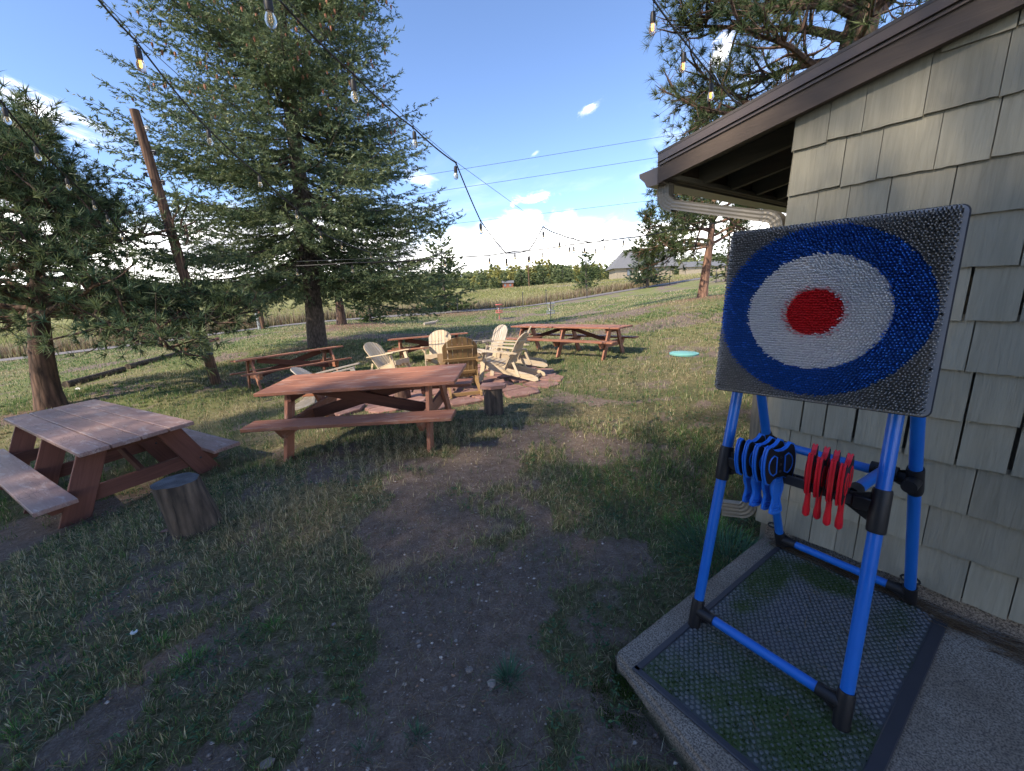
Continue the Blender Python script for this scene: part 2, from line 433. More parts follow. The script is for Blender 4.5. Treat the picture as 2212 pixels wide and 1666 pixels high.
# value noise in numpy
_tab = rng.random((64, 64))
def vn(x, y, sc):
    x = np.asarray(x) * sc; y = np.asarray(y) * sc
    xi = np.floor(x).astype(int); yi = np.floor(y).astype(int); fx = x - xi; fy = y - yi
    fx = fx * fx * (3 - 2 * fx); fy = fy * fy * (3 - 2 * fy)
    g = lambda a, b: _tab[a % 64, b % 64]
    return (g(xi, yi) * (1 - fx) + g(xi + 1, yi) * fx) * (1 - fy) + (g(xi, yi + 1) * (1 - fx) + g(xi + 1, yi + 1) * fx) * fy
def fbm(x, y, sc, o=4):
    r = 0; a = .5
    for i in range(o): r = r + a * vn(np.asarray(x) + 17 * i, np.asarray(y) - 9 * i, sc * 2 ** i); a *= .5
    return r / (1 - .5 ** o)

# ------------------------------------------------------------------ terrain
CP = [(0, 0, 0), (0, 2, 0), (1, 4, -.01), (3, 5, .05), (-1.6, 4.7, .05), (-3, 3, -.1), (-5, 4.7, -.45), (-5.5, 10.3, -.38), (-2.5, 12.7, -.26), (1.5, 10.7, .06),
      (-1.5, 8.2, -.06), (-2.6, 3.1, -.05), (3.9, 9.2, .15), (8.8, 19, 1.2), (-11.3, 9.8, -.65), (-8, 10.9, -.44), (-7.5, 16, -.10), (-11.3, 28, .07), (-18, 30, -.2),
      (-.87, 36, -.46), (3.1, 31, -.72), (-7, 45, .10), (12.9, 70, 1.72), (25.5, 100, 4.0), (2, 2, 0), (4, 0, .1), (-6, -3, -.3), (0, -8, 0), (8, 5, .5), (14, 8, 1.2),
      (-12, 0, -.9), (-25, 8, -1.6), (-40, 30, -1.6), (-60, 70, -1.2), (-30, -30, -1), (30, -30, 2), (40, 20, 3), (60, 60, 4.5), (90, 120, 6),
      (0, 55, .05), (0, 75, 1.0), (-20, 60, .2), (-15, 90, 1.6), (0, 100, 2.8), (-60, 140, 3), (0, 150, 4.2), (60, 180, 6), (120, 100, 6), (-120, 60, 0), (-120, 150, 3),
      (0, 300, 9), (200, 300, 14), (-200, 300, 6), (-300, 0, -2), (300, 0, 8), (0, -300, 0), (-300, -300, -2), (300, -300, 4), (14, 40, .9), (20, 55, 1.6), (10, 30, .6), (-25, 42, -.2)]
CP = np.array(CP, float)
def _phi(r): return r                       # biharmonic-like, tame far away
_A = _phi(np.hypot(CP[:, None, 0] - CP[None, :, 0], CP[:, None, 1] - CP[None, :, 1]) ** 1.0)
_n = len(CP); _K = np.zeros((_n + 1, _n + 1)); _K[:_n, :_n] = np.sqrt(_A ** 2 + .6 ** 2) ; _K[:_n, _n] = 1; _K[_n, :_n] = 1
_W = np.linalg.solve(_K, np.append(CP[:, 2], 0))
def ground(x, y, small=True):
    x = np.asarray(x, float); y = np.asarray(y, float); sh = x.shape; x = x.ravel(); y = y.ravel(); z = np.empty(len(x))
    for i in range(0, len(x), 20000):
        d = np.sqrt((x[i:i + 20000, None] - CP[None, :, 0]) ** 2 + (y[i:i + 20000, None] - CP[None, :, 1]) ** 2 + .36)
        z[i:i + 20000] = d @ _W[:_n] + _W[_n]
    if small:
        z = z + (fbm(x, y, 1.1, 4) - .5) * .05
    return z.reshape(sh) if sh else float(z[0])

d1 = ray(454, 660); d1[2] = 0; d1 /= np.linalg.norm(d1); nW = np.array([-d1[1], d1[0], 0]); nW = -nW if (nW @ [1, 1, 0]) > 0 else nW
WC = -2.647
def W2(s, t, z=0): p = d1 * s + nW * (t + WC); return np.array([p[0], p[1], z])

DIRT = [(1180, 940, .75, .9), (1290, 965, .6, .8), (1060, 1020, .55, .9), (920, 1075, .5, 1), (860, 1160, .38, 1), (1150, 1130, .35, .9), (1210, 1220, .3, .9), (1080, 1290, .28, .9),
        (1000, 1360, .42, 1), (900, 1440, .4, 1), (830, 1530, .33, 1), (700, 1620, .28, 1), (880, 1640, .3, 1), (560, 1600, .2, .9), (110, 1620, .22, .9), (330, 1430, .15, .6), (520, 1480, .12, .8), (60, 1080, .7, .7),
        (1320, 1200, .2, .7), (1330, 1290, .25, .6), (1240, 870, .35, .6), (1500, 780, .8, .45), (1060, 980, .4, .8), (740, 1000, .4, .6), (640, 990, .3, .5), (1600, 900, .5, .4), (500, 1250, .25, .45), (1420, 1500, .3, .5),
        (1320, 1560, .3, .5), (1030, 1210, .3, .7), (960, 1240, .3, .6), (300, 1260, .3, .3)]
DW = [(*at_z(px, py, 0)[:2], r, a) for px, py, r, a in DIRT]
def dirt(x, y):
    x = np.asarray(x, float); y = np.asarray(y, float)
    wx = x + (fbm(x, y, 2.2, 4) - .5) * 1.3; wy = y + (fbm(x + 31, y + 5, 2.2, 4) - .5) * 1.3
    d = np.zeros_like(x)
    for cx, cy, r, a in DW:
        q = ((wx - cx) ** 2 + (wy - cy) ** 2) / (r * r); d = np.maximum(d, a * np.clip(1.22 - q, 0, 1))
    d = d * 1.0 + (fbm(x - 7, y + 3, 3.5, 4) - .5) * 1.3 * (d > 0)
    far = np.clip((np.hypot(x, y) - 8) / 6, 0, 1)
    d = np.maximum(d, .55 * far * np.clip((fbm(x, y, .45, 4) - .54) * 7, 0, 1)); near_ = np.clip((fbm(x + 5, y - 2, 2.6, 4) - .55) * 6, 0, 1); d = np.maximum(d, .38 * near_)
    return np.clip(d, 0, 1)
STRAW = [(480, 850, 1.3), (1400, 800, 1.5), (1550, 760, 2.5), (900, 740, 1.2), (1200, 760, 1.5), (830, 1190, .0), (1300, 900, .8), (600, 900, .8)]
SWP = [(*at_z(a, b, 0)[:2], r) for a, b, r in STRAW]
def straw(x, y):
    x = np.asarray(x, float); y = np.asarray(y, float)
    s = np.clip((fbm(x + 50, y, .7, 4) - .41) * 2.9, 0, 1) * .85 * np.clip(.55 + fbm(x, y, 3.1, 3), .6, 1)
    for cx, cy, r in SWP:
        if r: s = np.maximum(s, .95 * np.exp(-((x - cx) ** 2 + (y - cy) ** 2) / (r * r)) * (fbm(x, y, 2.0, 3) * 1.3))
    p = at_z(820, 1235, 0); s = np.maximum(s, .9 * np.exp(-((x - p[0]) ** 2 + (y - p[1]) ** 2) / .07)); p = at_z(1090, 1160, 0); s = np.maximum(s, .7 * np.exp(-((x - p[0]) ** 2 + (y - p[1]) ** 2) / .06))
    dist = np.hypot(x, y)
    s = s * np.clip((dist - .8) / 2.5, .4, 1) + .20
    return np.clip(s, 0, 1)
NEEDLE = [(-10.2, 27.5, 3.6, .9), (-7, 43, 5.5, 1), (-7.5, 16, 1.6, .7), (9.4, 19.6, 2.6, .9), (-11.3, 9.8, .9, .6), (-4, 30, 2.5, .35)]
def duff(x, y):
    d = np.zeros_like(np.asarray(x, float))
    for cx, cy, r, a in NEEDLE: d = np.maximum(d, a * np.exp(-(((x - cx) ** 2 + ((y - cy) * 1.0) ** 2) / (r * r)) ** 1.5))
    return np.clip(d * (.6 + .8 * fbm(x, y, 1.5, 3)), 0, 1)

ROAD = [at_y(330, 735, 27), at_y(460, 721, 29), at_y(600, 708, 33), at_y(850, 689, 40), at_y(1000, 678, 44.5), at_y(1100, 671, 49), at_y(1290, 657, 57), at_y(1480, 646, 66), at_y(1600, 638, 78)]
ROAD = [np.array([-60, 20, 0])] + [np.array([p[0], p[1], 0]) for p in ROAD] + [np.array([80, 110, 0])]
def polydist(x, y, P):
    x = np.asarray(x, float); y = np.asarray(y, float); d = np.full(x.shape, 1e9); side = np.zeros(x.shape)
    for a, b in zip(P[:-1], P[1:]):
        v = (b - a)[:2]; L2 = v @ v; u = np.clip(((x - a[0]) * v[0] + (y - a[1]) * v[1]) / L2, 0, 1)
        q = np.hypot(x - a[0] - u * v[0], y - a[1] - u * v[1]); sd_ = v[0] * (y - a[1]) - v[1] * (x - a[0])
        side = np.where(q < d, sd_, side); d = np.minimum(d, q)
    return d, side
def meadow(x, y):                          # 1 in the rough field beyond the road
    d, s_ = polydist(x, y, ROAD); return ((s_ > 0) & (d > 1.6)).astype(float), d, s_

# road is cut into the ground as its own sheet following it
nr = 230; na = 380
rr = np.concatenate([np.linspace(.15, 1, 12, endpoint=False), np.geomspace(1, 700, nr)])
aa = np.linspace(0, 2 * math.pi, na, endpoint=False) + .001
RR, AA = np.meshgrid(rr, aa, indexing='ij'); X = RR * np.sin(AA); Y = RR * np.cos(AA)
Z = ground(X, Y)
# slab and wall foot: keep soil below the concrete
sS = X * d1[0] + Y * d1[1]; tT = X * nW[0] + Y * nW[1] - WC
inslab = np.clip(1 - np.maximum(np.maximum(sS - 1.0, 0), np.maximum(tT - 1.45 - np.clip(.985 - sS, 0, 5) * .22, 0)) / .06, 0, 1)
Z = Z * (1 - inslab) - .03 * inslab
V = np.stack([X.ravel(), Y.ravel(), Z.ravel()], 1); nR = len(rr)
V = np.vstack([V, [[0, 0, ground(0, 0)]]])
idx = np.arange(nR * na).reshape(nR, na); q = np.stack([idx[:-1], np.roll(idx, -1, 1)[:-1], np.roll(idx, -1, 1)[1:], idx[1:]], -1).reshape(-1, 4)
dv = dirt(V[:, 0], V[:, 1]); du = duff(V[:, 0], V[:, 1]); sw = straw(V[:, 0], V[:, 1]); md, rd, rs = meadow(V[:, 0], V[:, 1])
bank = md * np.exp(-((rd - 3.2) / 2.4) ** 2)
def ground_mat():
    m, t, b = new_mat('lawn_soil')
    g = t.node('ShaderNodeTexCoord').outputs['Object']
    f = lambda k: attr(t, k).outputs['Fac']
    ntiny = t.noise(g, 95, 4, .7); nmid = t.noise(g, 14, 5, .65); nbig = t.noise(g, 1.1, 4, .6); nstreak = t.noise(g, 38, 6, .75, .8)
    soil = t.ramp(t.m('ADD', t.m('MULTIPLY', ntiny, .55), t.m('MULTIPLY', nmid, .45)), [(.3, (.11, .080, .063)), (.5, (.22, .170, .138)), (.68, (.38, .31, .26))])
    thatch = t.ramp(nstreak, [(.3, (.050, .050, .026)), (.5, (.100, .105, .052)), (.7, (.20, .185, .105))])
    dry = t.ramp(nstreak, [(.3, (.15, .125, .065)), (.5, (.28, .235, .125)), (.72, (.44, .37, .22))])
    green = t.ramp(t.m('ADD', t.m('MULTIPLY', nstreak, .6), t.m('MULTIPLY', nbig, .4)), [(.32, (.085, .115, .038)), (.55, (.18, .215, .075)), (.72, (.31, .30, .14))])
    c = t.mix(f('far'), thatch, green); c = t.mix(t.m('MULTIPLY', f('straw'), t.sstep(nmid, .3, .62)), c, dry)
    c = t.mix(t.m('MULTIPLY', t.sstep(f('dirt'), .02, .45), t.sstep(t.m('ADD', f('dirt'), t.m('ADD', t.m('MULTIPLY', nmid, .9), t.m('MULTIPLY', ntiny, .4))), .82, .98)), c, soil)
    pn = t.ramp(nstreak, [(.3, (.11, .060, .042)), (.6, (.27, .165, .115)), (.75, (.36, .24, .17))]); c = t.mix(f('duff'), c, pn)
    fld = t.ramp(t.m('ADD', t.m('MULTIPLY', t.noise(t.scl(g, (1, 1, 1)), .35, 5, .65), .7), t.m('MULTIPLY', nstreak, .3)), [(.32, (.11, .14, .045)), (.5, (.24, .24, .09)), (.66, (.38, .33, .17))])
    c = t.mix(f('meadow'), c, fld); c = t.mix(f('bank'), c, t.ramp(nstreak, [(.3, (.07, .045, .035)), (.7, (.23, .17, .125))]))
    t.put(b.inputs['Base Color'], c); setp(b, Roughness=.95); b.inputs['Specular IOR Level'].default_value = .15
    bump(t, b, t.m('ADD', nmid, t.m('MULTIPLY', ntiny, .8)), 1.0, .04)
    return m
M['ground'] = ground_mat()
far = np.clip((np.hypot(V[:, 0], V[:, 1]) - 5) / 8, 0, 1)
go = raw('ground', V, q, M['ground'], flo=dict(dirt=dv, duff=du, straw=sw, meadow=md, bank=np.clip(bank, 0, 1), far=far), smooth=True)
tag(go, kind='structure')
# centre fan
# road sheets
def strip(name, P, w0, mat, dz=.02):
    Vs = []; 
    P2 = []
    for a, b in zip(P[:-1], P[1:]):
        L = np.linalg.norm(b - a); n_ = max(2, int(L / 1.5))
        for i in range(n_): P2.append(a + (b - a) * i / n_)
    P2.append(P[-1]); P2 = np.array(P2)
    for _ in range(6): P2[1:-1] = (P2[:-2] + P2[2:] + 2 * P2[1:-1]) / 4
    T = np.gradient(P2, axis=0); T /= np.linalg.norm(T, axis=1)[:, None]; N = np.stack([-T[:, 1], T[:, 0], 0 * T[:, 0]], 1)
    cols = 7; F = []
    for k in range(cols):
        q_ = P2 + N * (w0 * (k / (cols - 1) - .5)); Vs.append(np.stack([q_[:, 0], q_[:, 1], ground(q_[:, 0], q_[:, 1]) + dz], 1))
    Vs = np.array(Vs); n_ = Vs.shape[1]; I = np.arange(cols * n_).reshape(cols, n_)
    F = np.stack([I[:-1, :-1], I[:-1, 1:], I[1:, 1:], I[1:, :-1]], -1).reshape(-1, 4)[:, ::-1]
    return tag(raw(name, Vs.reshape(-1, 3), F, mat, smooth=True), kind='structure')
M['gravel'] = plain('gravel_road', (.17, .155, .15), .95, nscale=25, namt=.3, bs=.5)
strip('road', ROAD, 2.6, M['gravel'], .05)
DRV = [np.array([*at_y(1195, 616, 92)[:2], 0]), np.array([*at_y(1380, 613, 88)[:2], 0]), np.array([*at_y(1640, 612, 80)[:2], 0]), np.array([70, 75, 0])]
strip('gravel_drive', DRV, 3.0, M['gravel'], .1)

# ------------------------------------------------------------------ cottage (frame: x along the wall away from camera, y out of the wall, z up)
ang = math.atan2(d1[1], d1[0])
WM = Matrix.Translation(Vector(W2(0, 0, 0))) @ Matrix.Rotation(ang, 4, 'Z')
house = empty('cottage', mat=WM)
tag(house, 'grey-green shingled cottage with brown eaves at the right edge', 'cottage')
H0 = .08                                    # top of the concrete
CORN = 1.045; slope = .178
def rake_z(s, t=.05): return 2.615 - (s - .31) * slope     # underside of the rake board
wall = MB().box((7.0, .10, 2.55), (CORN - 3.5 - .015, -.075, 1.275), ch=.002)
wall = wall.build('wall', M['wallboard'], house)
gab = MB().prism([(CORN - .02, 2.5), (CORN - .02, rake_z(CORN) + .10), (-6, rake_z(-6) + .1), (-6, 2.5)], .10, R=np.array([[1, 0, 0], [0, 0, -1], [0, 1, 0]]), c=(0, -.078, 0))
gab.build('gable_wall', M['wallboard'], house)
MB().box((.10, 5.0, 2.62), (CORN - .07, -2.63, 1.31), ch=.002).build('side_wall', M['wallboard'], house)
BZ = [2.562, 2.335, 2.112, 1.90, 1.685, 1.466, 1.246, 1.027, .820, .596, .382, .170]   # butts of the courses
GAPS = {0: [.528, .325, .12], 1: [.899, .761, .551, .336, .14], 2: [.82, .681, .488, .327, .10], 3: [.91, .778, .626, .418, .2], 4: [.86, .66, .45, .19], 5: [.93, .74, .52, .316, .163],
        6: [.88, .70, .48, .277, .05], 7: [.859, .75, .62, .43, .25, .09], 8: [.866, .754, .627, .43, .25, .097, -.08], 9: [.912, .806, .686, .499, .18, .0], 10: [.878, .74, .545, .30, -.02], 11: [.88, .752, .629, .545, .33, .139, -.001]}
GAPW = {8: .013, 7: .014, 5: .009, 10: .007}
def shingle(s0, s1, z0, z1, zclip=None):
    n = max(3, int((s1 - s0) / .02)); V_ = []; F_ = []
    off = rng.random(3) * 30; rows = []
    tilt = .010; th = .010; wob = rng.normal(0, .0012, n + 1); skew = rng.normal(0, .0025)
    ez = rng.normal(0, .0025); curl = rng.normal(0, .0012)
    for k, x in enumerate(np.linspace(s0, s1, n + 1)):
        zb = z0 + wob[k] + skew * (k / n - .5) * 2 + ez
        ztop = z1
        if zclip is not None: ztop = min(z1, zclip(x))
        ztop = max(ztop, zb + .01)
        fr = min(1.0, (ztop - zb) / (z1 - z0))
        cy = curl * math.sin(k / n * math.pi * 2)
        yb = .004 + tilt * 1.0; yt = .004 + tilt * (1 - fr)
        rows.append([(x, yb, zb), (x, yb + th + cy, zb), (x, yt + th * (1 - .6 * fr), ztop), (x, yt, ztop)])
    for r in rows: V_ += r
    for k in range(n):
        a = k * 4; b_ = a + 4
        for i in range(4): F_.append([a + i, a + (i + 1) % 4, b_ + (i + 1) % 4, b_ + i])
    F_.append([0, 1, 2, 3]); F_.append([n * 4 + i for i in (3, 2, 1, 0)])
    V_ = np.array(V_); G_ = V_[:, [2, 0, 1]] + off
    mb = MB(); mb.add(V_, F_, G_); return mb
for ci, zb in enumerate(BZ):
    gaps = GAPS[ci]; g = gaps[-1]
    gaps = list(gaps)
    while g > -2.2: g -= rng.uniform(.11, .28); gaps.append(g)
    edges = [CORN + rng.uniform(-.006, .008)] + gaps
    gw = GAPW.get(ci, .0045)
    for a, b_ in zip(edges[:-1], edges[1:]):
        if ci == 0 and a > .53: continue
        hi_ = a - (gw if a < 1 else 0) * rng.uniform(.5, 1.2); lo = b_
        zt = zb + .245 if ci else zb + .30
        clip = (lambda x: rake_z(x) + .05)
        if zb > clip(lo) - .03 and zb > clip(hi_) - .03: continue
        if ci == 1: zt = zb + .32
        shingle(lo, hi_, zb, zt, clip).build('shingle', M['shingle'], wall)
# upper small shingles near the rake to the right
for (lo, hi_) in ((-.2, -.02), (-.42, -.21), (-.75, -.43)):
    shingle(lo, hi_, 2.78, 3.02, lambda x: rake_z(x) + .05).build('shingle', M['shingle'], wall)
# side-wall shingles seen edge-on at the corner
for k, zb in enumerate(BZ[1:]):
    MB().box((.010, .16, .24), (CORN + .012, -.09, zb + .12), rotm(0, -.045, 0), .002).build('shingle', M['shingle'], house)
# foundation strip
MB().box((7.0, .09, .15), (CORN - 3.5 - .05, -.055, .095), ch=.003).build('foundation', M['concrete'], house)
# rake board, metal edge, roof
sa, sb = 1.815, -2.4
def rk(s): return rake_z(s)
def sloped(mb, s0, s1, zlo, zhi, y0, y1):
    P = [(s0, rk(s0) + zlo), (s0, rk(s0) + zhi), (s1, rk(s1) + zhi), (s1, rk(s1) + zlo)]
    V_ = [(x, y, z) for y in (y0, y1) for x, z in P]; F_ = [[0, 1, 2, 3], [7, 6, 5, 4]] + [[i, (i + 1) % 4, 4 + (i + 1) % 4, 4 + i] for i in range(4)]
    mb.add(V_, F_, np.array(V_) + rng.random(3) * 9); return mb
sloped(MB(), sa, sb, 0, .115, .032, .070).build('rake_board', M['fascia'], house)
sloped(MB(), sa + .005, sb, .103, .118, .071, .080).build('trim_strip', M['drip'], house)
sloped(MB(), sa + .012, sb, .121, .165, .074, .092).build('drip_edge', M['drip'], house)
sloped(MB(), sa + .014, sb, .165, .180, -5.2, .094).build('roof', M['roof'], house)
sloped(MB(), sa - .02, sb, .119, .140, -5.1, .031).build('roof_deck', M['soffit'], house)
# sub fascia along the eave and rafters
ez0 = rk(1.78)
MB().box((.038, 5.1, .125), (1.79, -2.55 + .03, ez0 + .062), ch=.003).build('eave_board', M['fascia'], house)
MB().box((.03, 5.1, .03), (1.75, -2.55 + .03, ez0 + .015), ch=.003).build('eave_trim', M['soffit'], house)
for t_ in (-.33, -.72, -1.11, -1.5, -1.9, -2.3, -2.7, -3.1):
    sloped(MB(), 1.768, CORN + .03, 0.0, .118, t_ - .02, t_ + .02).build('rafter', M['soffit'], house)
sloped(MB(), CORN + .02, CORN - .05, 0.0, .118, -5.0, -.02).build('frieze_board', M['soffit'], house)
# gutter: K profile, extruded along the eave, with an end cap
gp = [(0, 0), (.085, 0), (.098, .035), (.125, .072), (.128, .098), (.120, .098), (.116, .080), (.090, .042), (.080, .006), (.004, .006), (.004, .112), (0, .112)]
Rg = np.array([[1, 0, 0], [0, 0, 1], [0, 1, 0]])
gz = ez0 - .012
gp = [(x * 1.55, z) for x, z in gp]
gutter = empty('gutter'); gutter.parent = house
MB().prism(gp, 5.0, Rg, (1.812, -2.46, gz)).build('channel', M['gutter'], gutter)
MB().prism([(0, 0), (.132, 0), (.152, .035), (.194, .072), (.198, .098), (0, .115)], .004, Rg, (1.812, .043, gz)).build('end_cap', M['drip'], gutter)
MB().box((.045, .02, .15), (1.824, .055, gz + .075), ch=.003).build('corner_strap', M['fascia'], gutter)
MB().box((.11, .5, .003), (1.872, -.22, gz + .105), rotm(0, -.32, .0), .001).build('splash_flap', M['steel'], gutter)
# downspout: ribbed rectangular pipe
def rrect(hw, hh, ribs=3):
    pts = []
    def side(ax, ay, bx, by, nx, ny, k):
        for i in range(k * 2):
            u = i / (k * 2); d_ = -.055 if i % 2 else 0
            pts.append((ax + (bx - ax) * u + nx * d_, ay + (by - ay) * u + ny * d_))
    side(-hw, -hh, hw, -hh, 0, -1, ribs + 1); side(hw, -hh, hw, hh, 1, 0, ribs); side(hw, hh, -hw, hh, 0, 1, ribs + 1); side(-hw, hh, -hw, -hh, -1, 0, ribs)
    return pts
SQ = rrect(1.0, .72)
def arc(c, r, a0, a1, y, n=9): return [(c[0] + r * math.cos(a), y, c[1] + r * math.sin(a)) for a in np.linspace(a0, a1, n)]
ty = -.035; PI = math.pi
spout = empty('downspout'); spout.parent = house
zt = gz + .01; s_top = 1.845
e1 = [(s_top, ty, zt), (s_top, ty, zt - .06)] + arc((s_top - .085, zt - .065), .085, 0, -PI * .46, ty, 11)
MB().tube(e1, [.043 * (1 + .03 * (i % 2)) for i in range(len(e1))], len(SQ), sq=SQ).build('elbow', M['gutter'], spout)
a_ = np.array(e1[-1]); b_ = np.array([1.185, ty, 2.035])
MB().tube([a_ - (a_ - b_) * .0, b_], .043, len(SQ), sq=SQ).build('pipe_section', M['gutter'], spout)
e2 = [tuple(b_)] + [(x, y, z) for x, y, z in arc((1.175, 1.955), .078, PI * .52, PI * 1.0, ty, 10)]
e2 += [(1.097, ty, 1.90)]
MB().tube(e2, [.044 * (1 + .03 * (i % 2)) for i in range(len(e2))], len(SQ), sq=SQ).build('elbow', M['gutter'], spout)
MB().tube([(1.097, ty, 1.92), (1.10, ty, .27)], .043, len(SQ), sq=SQ).build('pipe_section', M['gutter'], spout)
e3 = [(1.10, ty, .30)] + arc((1.19, .26), .09, PI, PI * 1.42, ty + .0, 10) + [(1.27, ty + .03, .155)]
MB().tube(e3, [.046 * (1 + .03 * (i % 2)) for i in range(len(e3))], len(SQ), sq=SQ).build('elbow', M['gutter'], spout)

# concrete slab
slab = MB()
P = [(1.0, .0), (1.0, 1.425), (.985, 1.445), (.5, 1.56), (-1.5, 2.02), (-3.5, 2.4), (-3.5, 0)]
slab.prism(P, .30, None, (0, 0, H0 - .15))
me = slab.mesh('concrete_slab', M['concrete'])
bm = bmesh.new(); bm.from_mesh(me); bmesh.ops.bevel(bm, geom=[e for e in bm.edges if abs(e.verts[0].co.z - H0) < .001 or (abs(e.verts[0].co.z - e.verts[1].co.z) > .1)], offset=.018, segments=3, affect='EDGES'); bm.to_mesh(me); bm.free()
slo = obj('concrete_slab', me); slo.matrix_world = WM; tag(slo, kind='structure')

# ------------------------------------------------------------------ rubber mat
matr = empty('door_mat', mat=WM @ Matrix.Translation((0, 0, H0)))
tag(matr, 'dark rubber mat of small knobs with moss patches on the concrete slab', 'mat')
mx0, mx1, my0, my1 = .195, .865, .085, 1.42
def moss_at(s, t):
    m_ = np.maximum.reduce([np.exp(-(((s - .80) / .10) ** 2 + ((t - .42) / .28) ** 2) ** 2), 1.1 * np.exp(-(((s - .62) / .17) ** 2 + ((t - .20) / .10) ** 2) ** 2),
        .8 * np.exp(-(((s - .78) / .05) ** 2 + ((t - .70) / .12) ** 2)), .75 * np.exp(-(((s - .45) / .3) ** 2 + ((t - 1.18) / .28) ** 2) ** 2), .6 * np.exp(-(((s - .3) / .06) ** 2 + ((t - .25) / .2) ** 2)), .5 * np.exp(-(((s - .75) / .1) ** 2 + ((t - 1.05) / .3) ** 2))])
    return np.clip(m_ * (.4 + 1.1 * fbm(s * 10, t * 10, 1.2, 3)) + .75 * np.clip((fbm(s * 10 + 5, t * 10, .7, 4) - .42) * 3, 0, 1) * (.35 + .65 * np.clip((t - .8) * 2, 0, 1)), 0, 1)
gs = np.meshgrid(np.linspace(mx0, mx1, 68), np.linspace(my0, my1, 134), indexing='ij')
Vm = np.stack([gs[0].ravel(), gs[1].ravel(), np.full(gs[0].size, .006)], 1); I = np.arange(gs[0].size).reshape(gs[0].shape)
Fm = np.stack([I[:-1, :-1], I[1:, :-1], I[1:, 1:], I[:-1, 1:]], -1).reshape(-1, 4)
mo = moss_at(Vm[:, 0], Vm[:, 1]); Vm[:, 2] += mo * .003
raw('mat_sheet', Vm, Fm, M['rubber'], parent=matr, flo=dict(moss=mo))
for nm, a, b_ in (('edge_strip', (mx0 - .02, my0), (mx0 - .02, my1 + .02)), ('edge_strip', (mx1 + .014, my0), (mx1 + .014, my1 + .02)), ('edge_strip', (mx0 - .04, my1 + .012), (mx1 + .03, my1 + .012))):
    w_ = .045 if a[0] < .2 and a[0] == b_[0] else .028
    e_ = MB(); e_.bar((*a, .006), (*b_, .006), .012, w_, ch=.004)
    if e_.v: pass
    bmo = e_.build(nm, M['slate'], matr)
bs_ = []; bt_ = []; row = 0; t_ = my0 + .02
while t_ < my1 - .01:
    for s_ in np.arange(mx0 + .016 + (.0115 if row % 2 else 0), mx1 - .008, .023): bs_.append(s_); bt_.append(t_)
    t_ += .0185; row += 1
bs_ = np.array(bs_) + rng.normal(0, .001, len(bs_)); bt_ = np.array(bt_) + rng.normal(0, .001, len(bt_))
mo = moss_at(bs_, bt_); hgt = .007 * (1 - .35 * mo) * rng.uniform(.8, 1.1, len(bs_)); keep = mo < 2; bs_, bt_, mo, hgt = bs_[keep], bt_[keep], mo[keep], hgt[keep]
prof = [(.0085, 0), (.0078, .5), (.0045, .92)]; nn_ = 6; Vb = []; 
base = np.array([(r * math.cos(2 * PI * k / nn_), r * math.sin(2 * PI * k / nn_), z) for r, z in prof for k in range(nn_)] + [(0, 0, 1.0)])
Fb = [[i * nn_ + k, i * nn_ + (k + 1) % nn_, (i + 1) * nn_ + (k + 1) % nn_] for i in range(2) for k in range(nn_)] + [[i * nn_ + k, (i + 1) * nn_ + (k + 1) % nn_, (i + 1) * nn_ + k] for i in range(2) for k in range(nn_)] + [[12 + k, 12 + (k + 1) % nn_, 18] for k in range(nn_)]
N = len(bs_); Vb = np.tile(base, (N, 1, 1)); Vb[:, :, 2] *= hgt[:, None]; Vb[:, :, 0] += bs_[:, None]; Vb[:, :, 1] += bt_[:, None]; Vb[:, :, 2] += .006
Fb = (np.array(Fb)[None] + (np.arange(N) * 19)[:, None, None]).reshape(-1, 3)
kb = raw('knobs', Vb.reshape(-1, 3), Fb, M['bump'], parent=matr, flo=dict(moss=np.repeat(mo * rng.uniform(.35, .95, len(mo)), 19)), smooth=True); kb['kind'] = 'stuff'

# ------------------------------------------------------------------ bristle target stand (same frame)
st = empty('target_stand', mat=WM @ Matrix.Translation((0, 0, H0)))
tag(st, 'blue tube stand with black joints holding the round bristle target', 'game stand')
RT = .0215
FLf, FRf, BLf, BRf = np.array([.862, 1.03, .01]), np.array([.289, 1.046, .01]), np.array([.878, .045, .01]), np.array([.295, .062, .01])
def leg_at(f, kx, ky, z): return np.array([f[0] + kx * z, f[1] + ky * z, z])
kFL, kFR, kBL, kBR = (-.006, -.198), (.034, -.208), (.018, .42), (.018, .455)
ztop = 1.50
legs = {}
for nm, f, k, zt_ in (('FL', FLf, kFL, 1.36), ('FR', FRf, kFR, 1.36), ('BL', BLf, kBL, 1.52), ('BR', BRf, kBR, 1.50)):
    legs[nm] = (f, k)
    MB().tube([leg_at(f, *k, .06), leg_at(f, *k, zt_)], RT, 24).build('leg', M['blue'], st, smooth=True)
def joint(f, k, z0_, z1_, r=.0275, name='joint'):
    mb = MB(); mb.tube([leg_at(f, *k, z0_), leg_at(f, *k, z0_ + .008), leg_at(f, *k, z1_ - .008), leg_at(f, *k, z1_)], [r * .93, r, r, r * .93], 24); return mb
def sleeve(a, b, L, r=.0265):
    a, b = np.array(a), np.array(b); d_ = (b - a) / np.linalg.norm(b - a); return [a, a + d_ * L]
